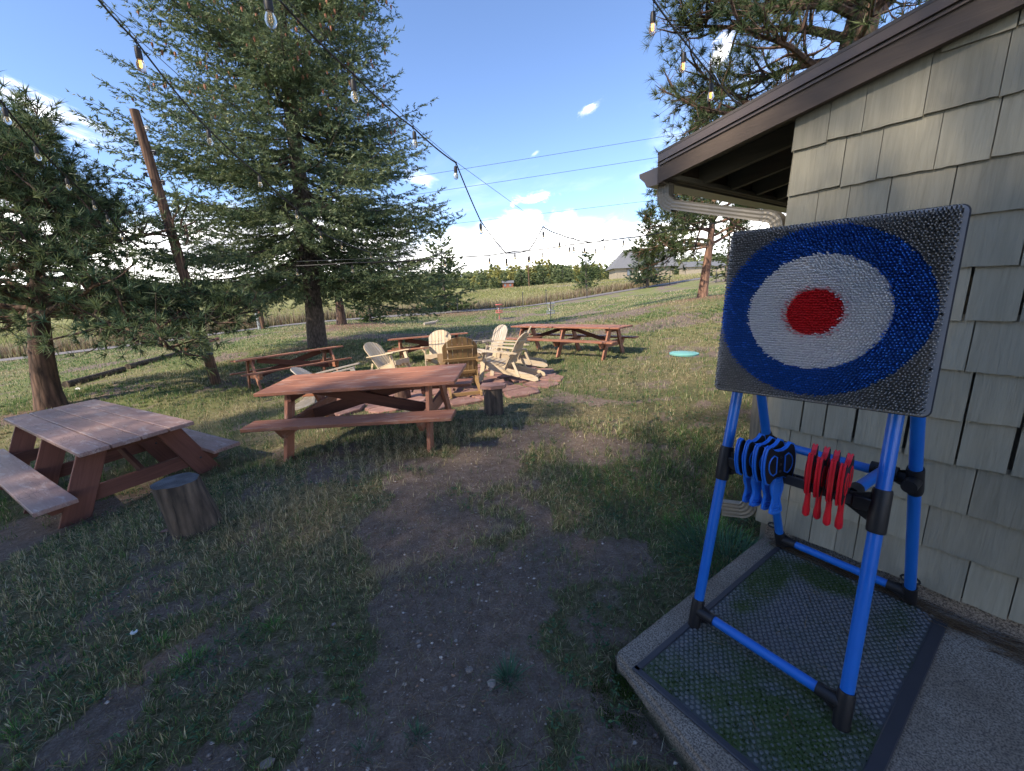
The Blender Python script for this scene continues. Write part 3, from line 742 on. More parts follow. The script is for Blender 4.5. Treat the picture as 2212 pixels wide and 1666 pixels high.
def tie(nA, nB, z, zh, sl=.085, gus=True):
    (fA, kA), (fB, kB) = legs[nA], legs[nB]; A = leg_at(fA, *kA, z); B = leg_at(fB, *kB, z)
    for (f, k), p, o in (((fA, kA), A, B), ((fB, kB), B, A)):
        mb = joint(f, k, max(-.002, z - zh[0]), z + zh[1])
        mb.tube(sleeve(p, o, sl), .0255, 20)
        if gus:
            d_ = (o - p) / np.linalg.norm(o - p)
            V_ = []
            n3 = np.cross(d_, [0, 0, 1]); n3 /= np.linalg.norm(n3)
            for sgn in (-1, 1):
                V_ += [p + n3 * .004 * sgn + [0, 0, zh[1] * .9], p + d_ * sl * .95 + n3 * .004 * sgn + [0, 0, .02], p + d_ * sl * .95 + n3 * .004 * sgn - [0, 0, .02], p + n3 * .004 * sgn - [0, 0, zh[0] * .8]]
            mb.add(V_, [[0, 1, 2, 3], [7, 6, 5, 4], [0, 4, 5, 1], [1, 5, 6, 2], [2, 6, 7, 3], [3, 7, 4, 0]])
        mb.build('joint', M['black'], st, smooth=True)
    return A, B
A, B = tie('FL', 'FR', .085, (.087, .055)); MB().tube([A, B], .0205, 20).build('crossbar', M['blue'], st, smooth=True)
A, B = tie('BL', 'BR', .065, (.067, .05)); MB().tube([A, B], .0205, 20).build('crossbar', M['blue'], st, smooth=True)
A, B = tie('BL', 'BR', .755, (.06, .055)); MB().tube([A, B], .0205, 20).build('crossbar', M['blue'], st, smooth=True)
# ring clip on the far back joint
ring = [np.array([.925 + .028 * math.cos(a), .06 + .028 * math.sin(a), .125]) for a in np.linspace(0, 2 * PI, 17)]
MB().tube(ring, .005, 6, cap=False).build('ring_clip', M['black'], st, smooth=True)
ring = [np.array([.305 + .034 * math.cos(a), .085 + .034 * math.sin(a), .135]) for a in np.linspace(0, 2 * PI, 17)]
MB().tube(ring, .005, 6, cap=False).build('ring_clip', M['black'], st, smooth=True)
# tray rail between the front legs
zr = .80
A = leg_at(FLf, *kFL, zr); B = leg_at(FRf, *kFR, zr)
for (f, k), p, o in (((FLf, kFL), A, B), ((FRf, kFR), B, A)):
    mb = joint(f, k, zr - .085, zr + .065, .0285)
    d_ = (o - p) / np.linalg.norm(o - p); mb.bar(p, p + d_ * .075, .052, .03, ch=.004)
    V_ = []
    for sgn in (-1, 1):
        off_ = np.array([0, .004 * sgn, 0]); V_ += [p + off_ + [0, 0, .06], p + d_ * .10 + off_ + [0, 0, .02], p + d_ * .10 + off_ - [0, 0, .02], p + off_ - [0, 0, .075]]
    mb.add(V_, [[0, 1, 2, 3], [7, 6, 5, 4], [0, 4, 5, 1], [1, 5, 6, 2], [2, 6, 7, 3], [3, 7, 4, 0]])
    mb.build('joint', M['black'], st, smooth=True)
d_ = (B - A) / np.linalg.norm(B - A)
rail = MB(); rail.bar(A + d_ * .03, B - d_ * .03, .040, .012, ch=.003); mid = [0, -.034, 0]; rail.bar(A + d_ * .03 + mid, B - d_ * .03 + mid, .036, .006, ch=.002)
for u in np.linspace(.04, .96, 13): rail.bar(A + (B - A) * u, A + (B - A) * u + np.array(mid), .03, .006, ch=.002)
rail.build('tray_rail', M['slate'], st)
p0 = np.array([.41, .80, .80]); p1 = np.array([.405, .42, .775])
MB().tube([p1, p0], .0205, 20).build('stub_tube', M['blue'], st, smooth=True)
mb = MB(); mb.tube([p0 + [0, -.03, 0], p0 + [0, .035, 0]], .026, 20); mb.build('end_cap', M['black'], st, smooth=True)
mb = MB(); mb.tube([p1 + [0, .045, 0], p1 + [0, -.015, 0]], .026, 20); mb.tube([p1 + [-.045, 0, 0], p1 + [.045, 0, 0]], .0265, 20); mb.build('joint', M['black'], st, smooth=True)
# side stays between the front and rear legs on the right
for (fA, kA, fB, kB) in ((FRf, kFR, BRf, kBR),):
    p = leg_at(fB, *kB, .76); mb = joint(fB, kB, .70, .82, .0285); mb.tube([p, p + np.array([0, .10, .0])], .0255, 18); mb.build('joint', M['black'], st, smooth=True)

# target board: a thing that hangs on the stand
bc = np.array([.572, .862, 1.458]); yawb = .12; tiltb = .10
Rb = rotm(0, 0, yawb) @ rotm(tiltb, 0, 0)            # local x along the wall, y outwards, z up
tb = empty('bristle_target', mat=WM @ Matrix.Translation((0, 0, H0)) @ Matrix.Translation(Vector(bc)) @ Matrix(Rb.tolist()).to_4x4())
tag(tb, 'square bristle board with blue, white and red target rings', 'target')
BW, BH = .328, .322
def rounded(w_, h_, r, n=6):
    pts = []
    for cx, cy, a0 in ((w_ - r, h_ - r, 0), (-w_ + r, h_ - r, PI / 2), (-w_ + r, -h_ + r, PI), (w_ - r, -h_ + r, 1.5 * PI)):
        for a in np.linspace(a0, a0 + PI / 2, n): pts.append((cx + r * math.cos(a), cy + r * math.sin(a)))
    return pts
Rxz = np.array([[1, 0, 0], [0, 0, 1], [0, 1, 0]])
def ringplate():
    m, t, b = new_mat('printed_plate'); g = t.node('ShaderNodeTexCoord').outputs['Object']
    q_ = t.v('MULTIPLY', t.v('SUBTRACT', g, (.012, 0, .005)), (1, 0, 1.04)); r_ = t.v('LENGTH', q_)
    c = t.ramp(r_, [(0, (.62, .01, .02)), (.083, (.85, .85, .88)), (.212, (.010, .09, .38)), (.313, (.24, .245, .26))], 'CONSTANT'); t.put(b.inputs['Base Color'], c); setp(b, Roughness=.45); return m
MB().prism(rounded(BW, BH, .022), .006, Rxz, (0, 0, 0)).build('plate', ringplate(), tb)
MB().prism(rounded(BW + .004, BH + .004, .024), .018, Rxz, (0, -.0122, 0)).build('backing_frame', M['slate'], tb)
for sx in (-1, 1):
    for zz in (-.30, -.17, 0, .17, .30):
        MB().lathe([(.005, 0), (.005, .003), (.002, .004)], 10, (sx * .312, .003, zz), np.array([[1, 0, 0], [0, 0, 1], [0, -1, 0]]) @ np.diag([1, 1, 1])).build('rivet', M['black'], tb)
ps = []; row = 0; z = -BH + .010; pitch = .0098
while z < BH - .006:
    for x in np.arange(-BW + .013 + (pitch / 2 if row % 2 else 0), BW - .008, pitch): ps.append((x, z))
    z += pitch * .90; row += 1
ps = np.array(ps); N = len(ps); cxr, czr = .012, .005
rad = np.hypot((ps[:, 0] - cxr) / 1.0, (ps[:, 1] - czr) / .96) + rng.normal(0, .0012, N)
colr = np.empty((N, 3)); colr[:] = (.25, .245, .235); colr[rad < .313] = (.006, .090, .40); colr[rad < .212] = (.94, .94, .97); colr[rad < .083] = (.80, .006, .014)
pinkm = (rad > .083) & (rad < .10) & (rng.random(N) < .5); colr[pinkm] = (.72, .33, .36)
lightb = (rad < .313) & (rad > .212) & (rng.random(N) < .10 + .25 * (ps[:, 0] < -.15)); colr[lightb] = colr[lightb] * 1.9 + .012
colr *= rng.uniform(.86, 1.08, (N, 1))
kk = 5; Lp = .042; prof = [(.0026, 0), (.0024, Lp * .9), (.0016, Lp)]
base = np.array([(r * math.cos(2 * PI * k / kk), y, r * math.sin(2 * PI * k / kk)) for r, y in prof for k in range(kk)] + [(0, Lp * 1.02, 0)])
Fp = [[i * kk + k, i * kk + (k + 1) % kk, (i + 1) * kk + (k + 1) % kk] for i in range(2) for k in range(kk)] + [[i * kk + k, (i + 1) * kk + (k + 1) % kk, (i + 1) * kk + k] for i in range(2) for k in range(kk)] + [[10 + k, 10 + (k + 1) % kk, 15] for k in range(kk)]
nv = len(base); Vp = np.tile(base, (N, 1, 1)); lean = rng.normal(0, .0014, (N, 2)) + np.stack([.003 * (fbm(ps[:, 0], ps[:, 1], 9, 2) - .5), .003 * (fbm(ps[:, 0] + 3, ps[:, 1], 9, 2) - .5)], 1) * 2
f_ = Vp[:, :, 1] / Lp; Vp[:, :, 0] += ps[:, 0:1] + lean[:, 0:1] * f_; Vp[:, :, 2] += ps[:, 1:2] + lean[:, 1:2] * f_; Vp[:, :, 1] += .003
Fp = (np.array(Fp)[None] + (np.arange(N) * nv)[:, None, None]).reshape(-1, 3)
cc = np.repeat(colr, nv, 0).reshape(N, nv, 3).copy(); cc[:, 10:, :] = cc[:, 10:, :] * 1.7 + .035  # bristle tips coloured lighter to offset the shade between the pins
pb = raw('bristles', Vp.reshape(-1, 3), Fp, M['pins'], col=np.clip(cc.reshape(-1, 3), 0, .96), parent=tb, smooth=True); pb['kind'] = 'stuff'

# throwing axes standing in the tray
def axe_outline():
    pts = []
    for a in np.linspace(-.62, .62, 13): pts.append((.078 * math.cos(a) / math.cos(.0) * 1.0, .132 * math.sin(a)))
    pts = [(x, y) for x, y in pts]
    up_ = [(.050, .083), (.034, .066), (.015, .058), (-.015, .058), (-.034, .066), (-.050, .083)]
    left = [(-x, y) for x, y in pts][::-1]
    dn = [(-.050, -.083), (-.034, -.066), (-.015, -.058), (.015, -.058), (.034, -.066), (.050, -.083)]
    return pts + up_ + left + dn
def scale_poly(P, k): return [(x * k, y * k) for x, y in P]
def axe(color, name_label, cat, group, loc, yaw, tilt, handle):
    root = empty('throwing_axe', mat=WM @ Matrix.Translation((0, 0, H0)) @ Matrix.Translation(Vector(loc)) @ Matrix.Rotation(yaw, 4, 'Z') @ Matrix.Rotation(tilt, 4, 'X'))
    tag(root, name_label, cat, group)
    Rv = np.array([[0, 0, 1], [1, 0, 0], [0, 1, 0]])         # blade plane: local y (width) and z (height), thickness x
    O = axe_outline()
    b1 = MB(); 
    for sg in (-1, 1): b1.prism(O, .0055, Rv, (sg * .0052, 0, .0))
    b1.prism(scale_poly(O, .955), .010, Rv, (0, 0, 0)); b1.build('blade', M[color], root)
    fp = MB()
    for sg in (-1, 1): fp.prism(scale_poly(O, .935), .003, Rv, (sg * .0085, 0, 0))
    fp.build('face_plate', M['black'], root)
    for sy in (-1, 1):
        dpts = [(sy * .020, -.034), (sy * .020, .034)] + [(sy * (.024 + .034 * math.cos(a)), .044 * math.sin(a)) for a in np.linspace(PI / 2 * .8, -PI / 2 * .8, 8)]
        fr = MB()
        loop = [np.array([0, x, z]) for x, z in dpts]; loop.append(loop[0]); loop.append(loop[1])
        for sg in (-1, 1): fr.tube([p + [sg * .0105, 0, 0] for p in loop], .0032, 6, cap=False)
        fr.build('blade_window', M[color], root, smooth=True)
        cv = MB()
        for sg in (-1, 1): cv.prism([(x * .98, y * .9) for x, y in dpts], .0015, Rv, (sg * .0103, 0, 0))
        cv.build('window_recess', M['slate'] if sy < 0 else M['black'], root)
    hd = MB()
    for zz in (-.03, 0, .03):
        for sg in (-1, 1): hd.lathe([(.006, 0), (.006, .002), (.0025, .003)], 8, (sg * .0095, 0, zz), np.array([[0, 0, sg], [1, 0, 0], [0, 1, 0]]))
    hd.build('rivets', M['slate'], root)
    h = MB()
    if handle == 'frame':
        for sy in (-1, 1):
            pts = [np.array([0, sy * (.020 + .006 * math.cos(z_ * 60)), z_]) for z_ in np.linspace(-.06, -.215, 9)]
            h.tube(pts, .0065, 8)
        h.bar((0, -.022, -.215), (0, .022, -.215), .018, .013, ch=.004); h.bar((0, -.02, -.075), (0, .02, -.075), .02, .010, ch=.003)
        h.box((.004, .036, .13), (0, 0, -.145), ch=.001); h.bar((0, -.018, -.185), (0, .018, -.185), .010, .012, ch=.003); h.bar((0, -.018, -.20), (0, .018, -.20), .006, .012, ch=.003)
    else:
        pts = [np.array([0, 0, z_]) for z_ in (-.06, -.09, -.14, -.172, -.192, -.200)]
        h.tube(pts, [.009, .0085, .0095, .0125, .012, .006], 12)
    h.build('handle', M[color], root, smooth=True)
    return root
names_b = ['blue-rimmed black throwing axe at the left end of the tray row', 'second blue throwing axe from the left in the tray', 'third blue throwing axe from the left in the tray', 'blue throwing axe showing its whole black face beside the red ones']
for i in range(4):
    axe('blue2', names_b[i], 'toy axe', 'blue throwing axes in the tray', (.742 - .038 * i, .895 + .006 * i, .872), -.36 + (.03, -.04, .02, 0)[i], (-.06, -.02, -.09, -.05)[i], 'frame')
names_r = ['leftmost red throwing axe, next to the blue ones', 'second red throwing axe from the left in the tray', 'third red throwing axe from the left in the tray', 'rightmost red throwing axe, nearest the thick front leg']
for i in range(4):
    axe('red', names_r[i], 'toy axe', 'red throwing axes in the tray', (.520 - .036 * i, .905 + .006 * i, .884), .16 + (.05, -.03, .04, -.06)[i], (-.05, -.10, -.02, -.07)[i], 'stick')

# ------------------------------------------------------------------ picnic tables
def tilt_mat(loc, yaw, gx, gy):
    u = Vector((gx, gy, 1)).normalized(); h = Vector((math.cos(yaw), math.sin(yaw), 0)); h -= u * h.dot(u); h.normalize(); y_ = u.cross(h)
    m_ = Matrix((h, y_, u)).transposed().to_4x4(); m_.translation = Vector(loc); return m_
def picnic(loc, yaw, gx, gy, L, Wd, H, BO, label, top='table', planks=4, frames=2, style='X', bw=.24, legw=.135, under='table_dark', gap=.008):
    r = empty('picnic_table', mat=tilt_mat(loc, yaw, gx, gy)); tag(r, label, 'picnic table', 'picnic tables on the lawn')
    pw = (Wd - gap * (planks - 1)) / planks
    for i in range(planks):
        y = -Wd / 2 + pw / 2 + i * (pw + gap); e = rng.uniform(-.004, .004)
        MB().box((L + e, pw, .04), (rng.uniform(-.005, .005), y, H - .02), rotm(rng.normal(0, .004), 0, rng.normal(0, .0015)), .005).build('plank', M[top], r)
    for sy in (-1, 1):
        MB().box((L, bw, .04), (0, sy * (BO - bw / 2), .42), rotm(rng.normal(0, .006), 0, 0), .005).build('bench_plank', M[top], r)
    xf = L / 2 - .36; xs = [-xf, xf] if frames == 2 else [-xf, 0, xf]
    for x in xs:
        o_ = .042 if x >= 0 else -.042
        MB().bar((x, -(Wd / 2 - .05), H - .04 - .05), (x, Wd / 2 - .05, H - .04 - .05), .10, .04).build('top_support', M[under], r)
        # seat beam with slanted ends
        yb = BO - .03
        MB().prism([(-yb, .40), (yb, .40), (yb - .10, .40 - .14), (-yb + .10, .40 - .14)], .04, np.array([[0, 0, 1], [1, 0, 0], [0, 1, 0]]), (x, 0, 0)).build('seat_beam', M['leg_worn' if top == 'table_worn' else top], r)
        for sy in (-1, 1):
            MB().bar((x + o_, sy * (Wd / 2 - .16), H - .045), (x + o_, sy * (BO - .17), -.03), .04, legw, up=(1, 0, 0), ch=.004).build('leg', M[top if top != 'table_worn' else 'leg_worn'], r)
            MB().lathe([(.011, 0), (.011, .006), (.006, .009)], 8, (x + o_ * 1.5, sy * (BO - .30), .33), np.array([[0, 0, 1], [1, 0, 0], [0, 1, 0]]) * (1 if x >= 0 else -1)).build('bolt', M['slate'], r)
    if style == 'X':
        MB().bar((-xf, .045, .30), (xf - .12, .045, H - .07), .13, .038, ch=.004).build('brace', M[under], r)
        MB().bar((xf, -.045, .30), (-xf + .12, -.045, H - .07), .13, .038, ch=.004).build('brace', M[under], r)
    else:
        for sg in (-1, 1): MB().bar((sg * xf, .03 * sg, .34), (sg * .12, .03 * sg, H - .07), .09, .038, ch=.004).build('brace', M[under], r)
    return r
picnic((-1.643, 4.682, .055), -.075, -.049, -.073, 2.223, .764, .721, .70, 'red-brown picnic table with crossed braces in front of the fire circle', planks=3, style='X')
picnic((-4.886 + .0, 4.622, -.405), -.558, -.055, -.029, 3.25, .87, .815, .80, 'weathered mauve picnic table of wide planks at the left, beside the tilted stump', top='table_worn', planks=4, frames=3, style='V', bw=.27, legw=.2, under='table_dark', gap=.012)
picnic((-5.526, 10.308, -.351), .771 - .0, -.082, .046, 2.476, .686, .761, .762, 'red-brown picnic table near the big spruce trunk, orange leg ends', planks=3, style='X')
picnic((-2.488, 12.679, -.264), .166, -.044, .056, 2.382, .795, .751, .66, 'dark red picnic table behind the back row of garden chairs', planks=3, style='X', under='table_dark')
picnic((1.49, 10.658, .061), -.727, -.015, 0, 3.28, .706, .741, .68, 'long three-framed red picnic table right of the garden chairs', planks=4, frames=3, style='V', legw=.14)

# ------------------------------------------------------------------ garden chairs
def chair(loc, yaw, label, mat='chair', recl=.42, sc=1.0):
    # faces local +y
    g = ground(loc[0], loc[1], False)
    gx = -(ground(loc[0] + .5, loc[1], False) - g) / .5; gy = -(ground(loc[0], loc[1] + .5, False) - g) / .5
    r = empty('garden_chair', mat=tilt_mat((loc[0], loc[1], loc[2] if len(loc) > 2 else g + .04), yaw - PI / 2, gx * .8, gy * .8) @ Matrix.Scale(sc, 4))
    tag(r, label, 'garden chair', 'slatted wooden garden chairs round the fire circle')
    m_ = M[mat]
    for sx in (-1, 1):
        # side rail: from the front apron down to the ground at the back
        P = [(.42, .37), (.42, .25), (.10, .17), (-.62, .0), (-.70, .02), (-.69, .07), (-.60, .12), (-.12, .235), (.30, .37)]
        MB().prism(P, .026, np.array([[0, 0, 1], [1, 0, 0], [0, 1, 0]]), (sx * .245, 0, 0)).build('side_rail', m_, r)
        MB().bar((sx * .275, .45, -.02), (sx * .275, .33, .545), .085, .026, up=(0, 1, 0)).build('front_leg', m_, r)
        ap = [(.475, -.045), (.49, .0), (.475, .045)] + [(x, .06 + .012 * math.sin((x + .35) * 4)) for x in np.linspace(.42, -.25, 6)] + [(-.32, .035), (-.33, -.02), (-.25, -.04)] + [(x, -.045) for x in np.linspace(0, .42, 4)]
        MB().prism([(y * 1, sx * x) for y, x in ap][:: 1], .022, np.array([[0, 1, 0], [1, 0, 0], [0, 0, 1]]) if False else rotm(0, 0, PI / 2) @ rotm(0, 0, 0), (0, 0, 0)) if False else None
        mb = MB(); Pp = [(sx * (.30 + x), y) for y, x in ap]; mb.prism(Pp, .022, rotm(.10, 0, 0), (0, 0, .555)); mb.build('arm', m_, r)
        MB().prism([(.0, 0), (.07, 0), (.0, -.13)], .024, np.array([[sx, 0, 0], [0, 0, 1], [0, 1, 0]]), (sx * .285, .36, .545)).build('arm_bracket', m_, r)
        MB().bar((sx * .262, -.33, .08), (sx * .262, -.22, .36), .05, .02, up=(0, 1, 0)).build('hinge_link', m_, r)
    # apron with a scalloped lower edge
    ap = [(-.27, .06), (.27, .06)] + [(x, -.035 + .014 * math.cos(x * 22)) for x in np.linspace(.27, -.27, 15)]
    MB().prism(ap, .022, np.array([[1, 0, 0], [0, 0, 1], [0, 1, 0]]), (0, .435, .335)).build('apron', m_, r)
    # seat slats
    for i in range(6):
        y = .41 - i * .088; z_ = .395 - .0 if i == 0 else .395 - (i * .088) * .30
        MB().box((.53, .078, .02), (0, y, z_), rotm(.29 if i else .1, 0, 0), .004).build('seat_slat', m_, r)
    # back slats with a rounded top outline
    o = np.array([0, -.06, .235]); up_ = np.array([0, -math.sin(recl), math.cos(recl)]); nrm = np.array([0, math.cos(recl), math.sin(recl)])
    Rb_ = np.array([[1, 0, 0], [0, up_[1], up_[2]], [0, nrm[1], nrm[2]]]).T
    n_ = 7; wd = .076
    for i in range(n_):
        x0 = (i - 3) * (wd + .0085); fan = 1 + .0
        def topz(x): return .50 + .245 * math.sqrt(max(0, 1 - (x / .305) ** 2))
        P = [(x0 - wd / 2 + .006 * abs(i - 3) * 0, 0), (x0 + wd / 2, 0)] + [(x, topz(x)) for x in np.linspace(x0 + wd / 2, x0 - wd / 2, 5)]
        mb = MB(); mb.prism(P, .018, Rb_, o + nrm * (.012 - .0035 * (9 - (i - 3) ** 2) / 9 * 4)); mb.build('back_slat', m_, r)
    for h_, ww in ((.10, .50), (.34, .60), (.56, .46)):
        P = [(x, .028) for x in np.linspace(-ww / 2, ww / 2, 7)] + [(x, -.028) for x in np.linspace(ww / 2, -ww / 2, 7)]
        c_ = o + up_ * h_ - nrm * .016
        MB().bar(c_ + [-ww / 2, 0, 0], c_ + [ww / 2, 0, 0], .055, .022, up=tuple(up_)).build('back_rail', m_, r)
    MB().bar((-.25, -.60, .05), (.25, -.60, .05), .06, .022).build('rear_stretcher', m_, r)
    return r
def dirv(x, y): return math.atan2(y, x)
chair((-3.25, 7.35), dirv(1, .22), 'reclined bluish-grey garden chair at the left of the circle, facing right', 'chair_grey', .85)
chair((-2.95, 9.75), dirv(.86, -.35), 'pale garden chair behind the picnic table, turned to the right', 'chair', .60)
chair((-1.78, 10.35), dirv(-.05, -1), 'honey-coloured garden chair facing the camera at the back of the circle', 'chair', .34)
chair((-.42, 10.25), dirv(-.82, -.62), 'pale grey garden chair at the back right, in front of the long table end', 'chair_grey', .42)
chair((.12, 9.15), dirv(-1, .06), 'garden chair half hidden behind the nearest left-facing chair', 'chair', .45)
chair((-.08, 7.85), dirv(-.93, .34), 'nearest left-facing garden chair at the right edge of the flagstones', 'chair', .50)
chair((-.88, 7.05), dirv(-.22, 1), 'brown slatted garden chair seen from behind, close to the flagstone-topped stump', 'chair_brown', .30)

# ------------------------------------------------------------------ patio of flagstones, fire ring
pc = np.array([-1.35, 8.05]); patio = empty('patio'); patio['kind'] = 'structure'
pts = []
tries = 0
while len(pts) < 64 and tries < 6000:
    tries += 1
    a = rng.random() * 2 * PI; r_ = 2.15 * math.sqrt(rng.random()); p = pc + [r_ * math.cos(a) * 1.0, r_ * math.sin(a) * .95]
    if all(np.hypot(*(p - q_)) > .42 for q_ in pts): pts.append(p)
pts = np.array(pts)
def clip_poly(poly, n_, d_):
    out = []
    for i in range(len(poly)):
        a, b = poly[i], poly[(i + 1) % len(poly)]; da, db = a @ n_ - d_, b @ n_ - d_
        if da <= 0: out.append(a)
        if da * db < 0: out.append(a + (b - a) * (da / (da - db)))
    return out
for i, p in enumerate(pts):
    if np.hypot(*(p - pc)) < .45: continue
    k_ = int(rng.integers(5, 8)); a0 = rng.random() * 6; poly = [p + np.array([math.cos(a), math.sin(a)]) * rng.uniform(.26, .42) for a in a0 + np.linspace(0, 2 * PI, k_, endpoint=False)]
    for j, q_ in enumerate(pts):
        if i == j: continue
        d_ = q_ - p; L_ = np.hypot(*d_)
        if L_ > .95: continue
        n_ = d_ / L_; poly = clip_poly(poly, n_, p @ n_ + L_ / 2 - rng.uniform(.008, .04))
    if len(poly) < 3: continue
    poly = np.array(poly); zc = ground(p[0], p[1], False) + .028 + rng.uniform(-.006, .008)
    gx = (ground(p[0] + .4, p[1], False) - ground(p[0] - .4, p[1], False)) / .8; gy = (ground(p[0], p[1] + .4, False) - ground(p[0], p[1] - .4, False)) / .8
    n_ = len(poly); zz = zc + (poly[:, 0] - p[0]) * gx + (poly[:, 1] - p[1]) * gy; V_ = [(x - p[0], y - p[1], z_ - zc) for (x, y), z_ in zip(poly, zz)]; inn = [(x * .96, y * .96, z_ + .010) for x, y, z_ in V_]; low = [(x, y, z_ - .05) for x, y, z_ in V_]
    F_ = [list(range(2 * n_, 3 * n_))] + [[k, (k + 1) % n_, n_ + (k + 1) % n_, n_ + k] for k in range(n_)] + [[n_ + k, n_ + (k + 1) % n_, 2 * n_ + (k + 1) % n_, 2 * n_ + k] for k in range(n_)]
    mb = MB(); mb.add(low + V_ + inn, F_); o = mb.build('flagstone', M['flag'], patio); o.location = (p[0], p[1], zc)
def rock_mesh(name, r, mat, sub=2, flat=.7):
    bm = bmesh.new(); bmesh.ops.create_icosphere(bm, subdivisions=sub, radius=1)
    a = rng.random(3) * 10
    for v in bm.verts:
        n_ = vn(v.co.x * 1 + a[0], v.co.y * 1 + v.co.z * 1.3 + a[1], 1.4); v.co *= r * (.72 + .55 * float(n_)); v.co.z *= flat
    me = bpy.data.meshes.new(name); bm.to_mesh(me); bm.free(); me.materials.append(mat); return me
rocks = [rock_mesh('stone', .11, M['rock']) for _ in range(6)]
chips = [rock_mesh('stone', .11, M['rock'], 1, .55) for _ in range(5)]
fire = empty('fire_ring', (pc[0], pc[1], ground(*pc))); tag(fire, 'ring of rough pale stones in the middle of the flagstones', 'fire pit')
for i in range(22):
    a = 2 * PI * i / 22 + rng.normal(0, .06); rr_ = .52 + rng.normal(0, .03)
    o = obj('stone', rocks[i % 6], fire, (rr_ * math.cos(a), rr_ * math.sin(a), .05)); s_ = rng.uniform(.7, 1.3); o.scale = (s_, s_, s_); o.rotation_euler = (0, 0, rng.random() * 6)
for i in range(14):
    a = 2 * PI * i / 14 + rng.normal(0, .1); o = obj('stone', rocks[(i * 5) % 6], fire, (.47 * math.cos(a), .47 * math.sin(a), .15)); s_ = rng.uniform(.6, 1.0); o.scale = (s_, s_, s_); o.rotation_euler = (0, 0, rng.random() * 6)
M['ash'] = plain('grey_ash', (.11, .105, .10), .95, namt=.5)
MB().lathe([(.45, .0), (.40, .035), (.1, .045)], 20).build('ash_bed', M['ash'], fire, smooth=True)

# ------------------------------------------------------------------ stumps
def stump(name, loc, r0, r1, h, lean, label, cap=None, bark_='log_side', cat='stump'):
    root = empty(name, loc); tag(root, label, cat)
    n_ = 40; V_ = []; levels = 9
    ph = rng.random(4) * 6
    for k in range(levels):
        u = k / (levels - 1)
        for i in range(n_):
            a = 2 * PI * i / n_; rr_ = (r0 + (r1 - r0) * u) * (1 + .035 * math.sin(3 * a + ph[0]) + .025 * math.sin(7 * a + ph[1]) + .018 * math.sin(13 * a + ph[2] + u) + (.05 * (1 - u) ** 3))
            V_.append((rr_ * math.cos(a) + lean[0] * u * h, rr_ * math.sin(a) + lean[1] * u * h, u * h - .04 * (1 - u)))
    F_ = [[k * n_ + i, k * n_ + (i + 1) % n_, (k + 1) * n_ + (i + 1) % n_, (k + 1) * n_ + i] for k in range(levels - 1) for i in range(n_)]
    mb = MB(); mb.add(V_, F_); mb.build('bark', M[bark_], root, smooth=True)
    top_ = V_[-n_:]; c_ = np.mean(top_, axis=0)
    mb = MB(); ringv = [tuple(np.array(v) + [0, 0, .001]) for v in top_]; inn = [tuple(c_ + (np.array(v) - c_) * .6 + [0, 0, -.003]) for v in top_]
    mb.add(ringv + inn + [tuple(c_ + [0, 0, -.004])], [[i, (i + 1) % n_, n_ + (i + 1) % n_, n_ + i] for i in range(n_)] + [[n_ + i, n_ + (i + 1) % n_, 2 * n_] for i in range(n_)])
    mb.build('cut_face', M['log_end'], root)
    if cap:
        mb = MB(); mb.prism(cap, .045, None, (c_[0], c_[1], c_[2] + .026)); mb.build('flagstone_seat', M['flag'], root)
    return root
pst = np.array([-2.50, 2.93]); stump('log_stump', (pst[0], pst[1], ground(*pst) - .02), .165, .145, .44, (-.12, -.14), 'tilted log stump with a blue-grey sawn top beside the weathered table')
p = at_z(1067, 893, ground(-.30, 5.55)); stump('stump_stool', (p[0], p[1], p[2] - .03), .135, .13, .40, (0, .0), 'short dark stump capped with a red flagstone slab, right of the front picnic table', cap=[(-.17, -.10), (-.02, -.15), (.17, -.09), (.19, .05), (.06, .13), (-.15, .12)], cat='stool')
p = at_z(1066 - 207, 905, ground(-1.9, 6.7) ); stump('log_round', (-1.86, 6.75, ground(-1.86, 6.75) - .02), .13, .13, .30, (0, 0), 'small log round seen between the braces of the front picnic table', bark_='bark_pine')

# ------------------------------------------------------------------ trees
def twig_cards(P, D, L, Wd, cols, quads=2, tipcol=1.25):
    """crossed tapering blades along D at points P; returns V,F,col arrays"""
    N = len(P); D = D / np.linalg.norm(D, axis=1)[:, None]
    R_ = rng.normal(size=(N, 3)); U = np.cross(D, R_); U /= np.linalg.norm(U, axis=1)[:, None]; Wv = np.cross(D, U)
    Vs = []; Fs = []; Cs = []; o = 0
    for k in range(quads):
        a = PI * k / quads; s_ = U * math.cos(a) + Wv * math.sin(a)
        b0 = P; m1 = P + D * (L * .38)[:, None] + s_ * (Wd * .5)[:, None]; m2 = P + D * (L * .38)[:, None] - s_ * (Wd * .5)[:, None]; t_ = P + D * L[:, None]
        V_ = np.stack([b0, m1, t_, m2], 1).reshape(-1, 3); Vs.append(V_)
        Fs.append(np.arange(N * 4).reshape(N, 4) + o); o += N * 4
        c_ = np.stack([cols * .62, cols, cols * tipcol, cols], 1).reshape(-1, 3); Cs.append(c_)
    return np.vstack(Vs), np.vstack(Fs), np.vstack(Cs)
